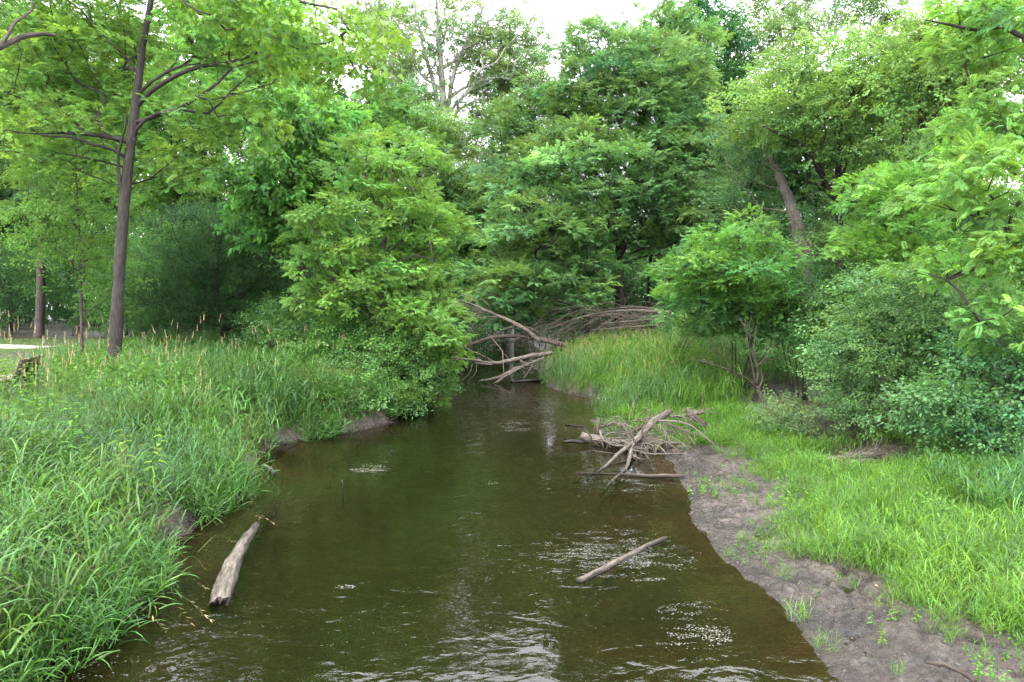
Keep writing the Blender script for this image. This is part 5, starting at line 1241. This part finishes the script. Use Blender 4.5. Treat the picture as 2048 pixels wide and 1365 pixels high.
# ------------------------------------------------------------------ floating flecks
m, N, L = newmat("floating_fluff")
out = node(N, "ShaderNodeOutputMaterial"); lv = node(N, "ShaderNodeAttribute", attribute_name="lv")
rp = node(N, "ShaderNodeValToRGB"); e = rp.color_ramp.elements; rp.color_ramp.interpolation = "CONSTANT"
e[0].position, e[0].color = 0, (0.1897, 0.1897, 0.1836, 1); e[1].position, e[1].color = .55, (0.1224, 0.1133, 0.0918, 1)
q = e.new(.78); q.color = (0.0612, 0.0398, 0.0215, 1); q = e.new(.94); q.color = (0.0918, 0.1040, 0.0184, 1)
L.new(lv.outputs["Fac"], rp.inputs["Fac"]); p = node(N, "ShaderNodeBsdfPrincipled", Roughness=.6); L.new(rp.outputs[0], p.inputs["Base Color"]); L.new(p.outputs[0], out.inputs["Surface"])
M_FLECK = m
def flecks(label, px, py, rpx, rpy, n, size, seed, name="floating_flecks", tilt=0.0, thr=-.1, f=2.0):
    rng = np.random.default_rng(seed); V, T, lvv = [], [], []
    a, r = rng.random(n) * 6.283, np.sqrt(rng.random(n)); dx, dy = r * np.cos(a), r * np.sin(a)
    qx, qy = px + rpx * dx + rpy * dy * tilt, py + rpy * dy - rpx * dx * tilt * .5
    D = FWD[None] * FPX + np.stack([qx - 1024, 0 * qx, 0 * qx], 1) - UPV[None] * (qy - 682.5)[:, None]
    P = CAM + D * (-CAM[2] / D[:, 2])[:, None]
    ok_ = (xl(P[:, 1]) < P[:, 0]) & (P[:, 0] < xr(P[:, 1])) & (1.5 * fbm(P[:, 0] * 1.0 + P[:, 1] * .35, P[:, 1] * 2.6, seed, 4, f * 1.4, .65) + .55 * (1 - r) >= thr + .12 + .35 * rng.random(n))
    for P_ in P[ok_]:
        s_ = size * rng.uniform(.4, 1.4); an = rng.random() * 6.283; b = len(V); lv_ = rng.random(); u_ = rng.uniform(.55, 1, 10)
        for c in range(5):
            t = an + c * 1.2566; V.append((P_[0] + s_ * math.cos(t) * u_[c] * 1.9, P_[1] + s_ * .6 * math.sin(t) * u_[c + 5], .005 + .003 * u_[c])); lvv.append(lv_)
        T += [(b, b + 1, b + 2), (b, b + 2, b + 3), (b, b + 3, b + 4)]
    return obj(name, mesh_from(name, V, None, T, M_FLECK, False, {"lv": ("FLOAT", lvv)}), None, label, "foam", kind="stuff")
flecks("raft of pale foam flecks in midstream", 1035, 852, 40, 14, 1500, .010, 1, thr=.12)
flecks("pale scum patch near the left cove", 740, 935, 44, 15, 1300, .008, 2, thr=.12)
flecks("swirl of foam flecks caught around the floating pole", 1240, 1108, 150, 52, 12000, .0048, 3, tilt=-.28, thr=.08, f=3)
flecks("leaf flecks between the pole and the right mud", 1370, 1125, 40, 30, 260, .006, 4, thr=.1)
flecks("scattered flecks over the near right shallows", 1385, 1255, 90, 58, 3600, .0048, 5, thr=.16, f=4)
flecks("small white fleck cluster left of midstream", 690, 1175, 20, 4, 60, .007, 6)
flecks("line of flecks below the log jam", 1010, 812, 110, 18, 900, .010, 7, thr=.15)
flecks("tiny foam spot in midstream", 985, 967, 14, 5, 50, .008, 8)
flecks("sparse specks drifting over the near water", 850, 1130, 560, 230, 700, .0042, 9, thr=-.4)
flecks("scum along the near left bank edge", 170, 1330, 140, 30, 200, .006, 10)
rng = np.random.default_rng(66); V, T, lvv = [], [], []
x, y = field(rng, 2.4, 7.8, 5.5, 17.5, 55); k = (x - xr(y) > .02) & ((mudmask(x, y) > .3) | (rng.random(len(x)) < .25)) & in_view(x, y); x, y = x[k], y[k]; z = height(x, y)
for xx_, yy_, zz_ in zip(x, y, z):
    s_ = rng.uniform(.006, .022); an = rng.random() * 6.283; b = len(V); el_ = rng.uniform(.2, .7); tz = rng.normal(0, .35, 4) * s_
    for c, (ca, cb) in enumerate(((1, 0), (0, el_), (-1, 0), (0, -el_))):
        V.append((xx_ + s_ * (ca * math.cos(an) - cb * math.sin(an)), yy_ + s_ * (ca * math.sin(an) + cb * math.cos(an)), zz_ + .008 + tz[c])); lvv.append(0)
    for q in range(4): lvv[b + q] = b / 4 * .618 % 1
    T += [(b, b + 1, b + 2), (b, b + 2, b + 3)]
m, N, L = newmat("leaf_litter"); out = node(N, "ShaderNodeOutputMaterial"); lv = node(N, "ShaderNodeAttribute", attribute_name="lv")
rp = node(N, "ShaderNodeValToRGB"); e = rp.color_ramp.elements; rp.color_ramp.interpolation = "CONSTANT"
e[0].position, e[0].color = 0, (.012, .009, .007, 1); e[1].position, e[1].color = .6, (.05, .035, .022, 1); q = e.new(.85); q.color = (.13, .105, .07, 1)
L.new(lv.outputs["Fac"], rp.inputs["Fac"]); p = node(N, "ShaderNodeBsdfPrincipled", Roughness=.6); L.new(rp.outputs[0], p.inputs["Base Color"]); L.new(p.outputs[0], out.inputs["Surface"])
obj("leaf_litter", mesh_from("leaf_litter", V, None, T, m, False, {"lv": ("FLOAT", lvv)}), None, "bits of dead leaf and twig strewn over the mud", "litter", kind="stuff")
print("instances", N_INST[0])
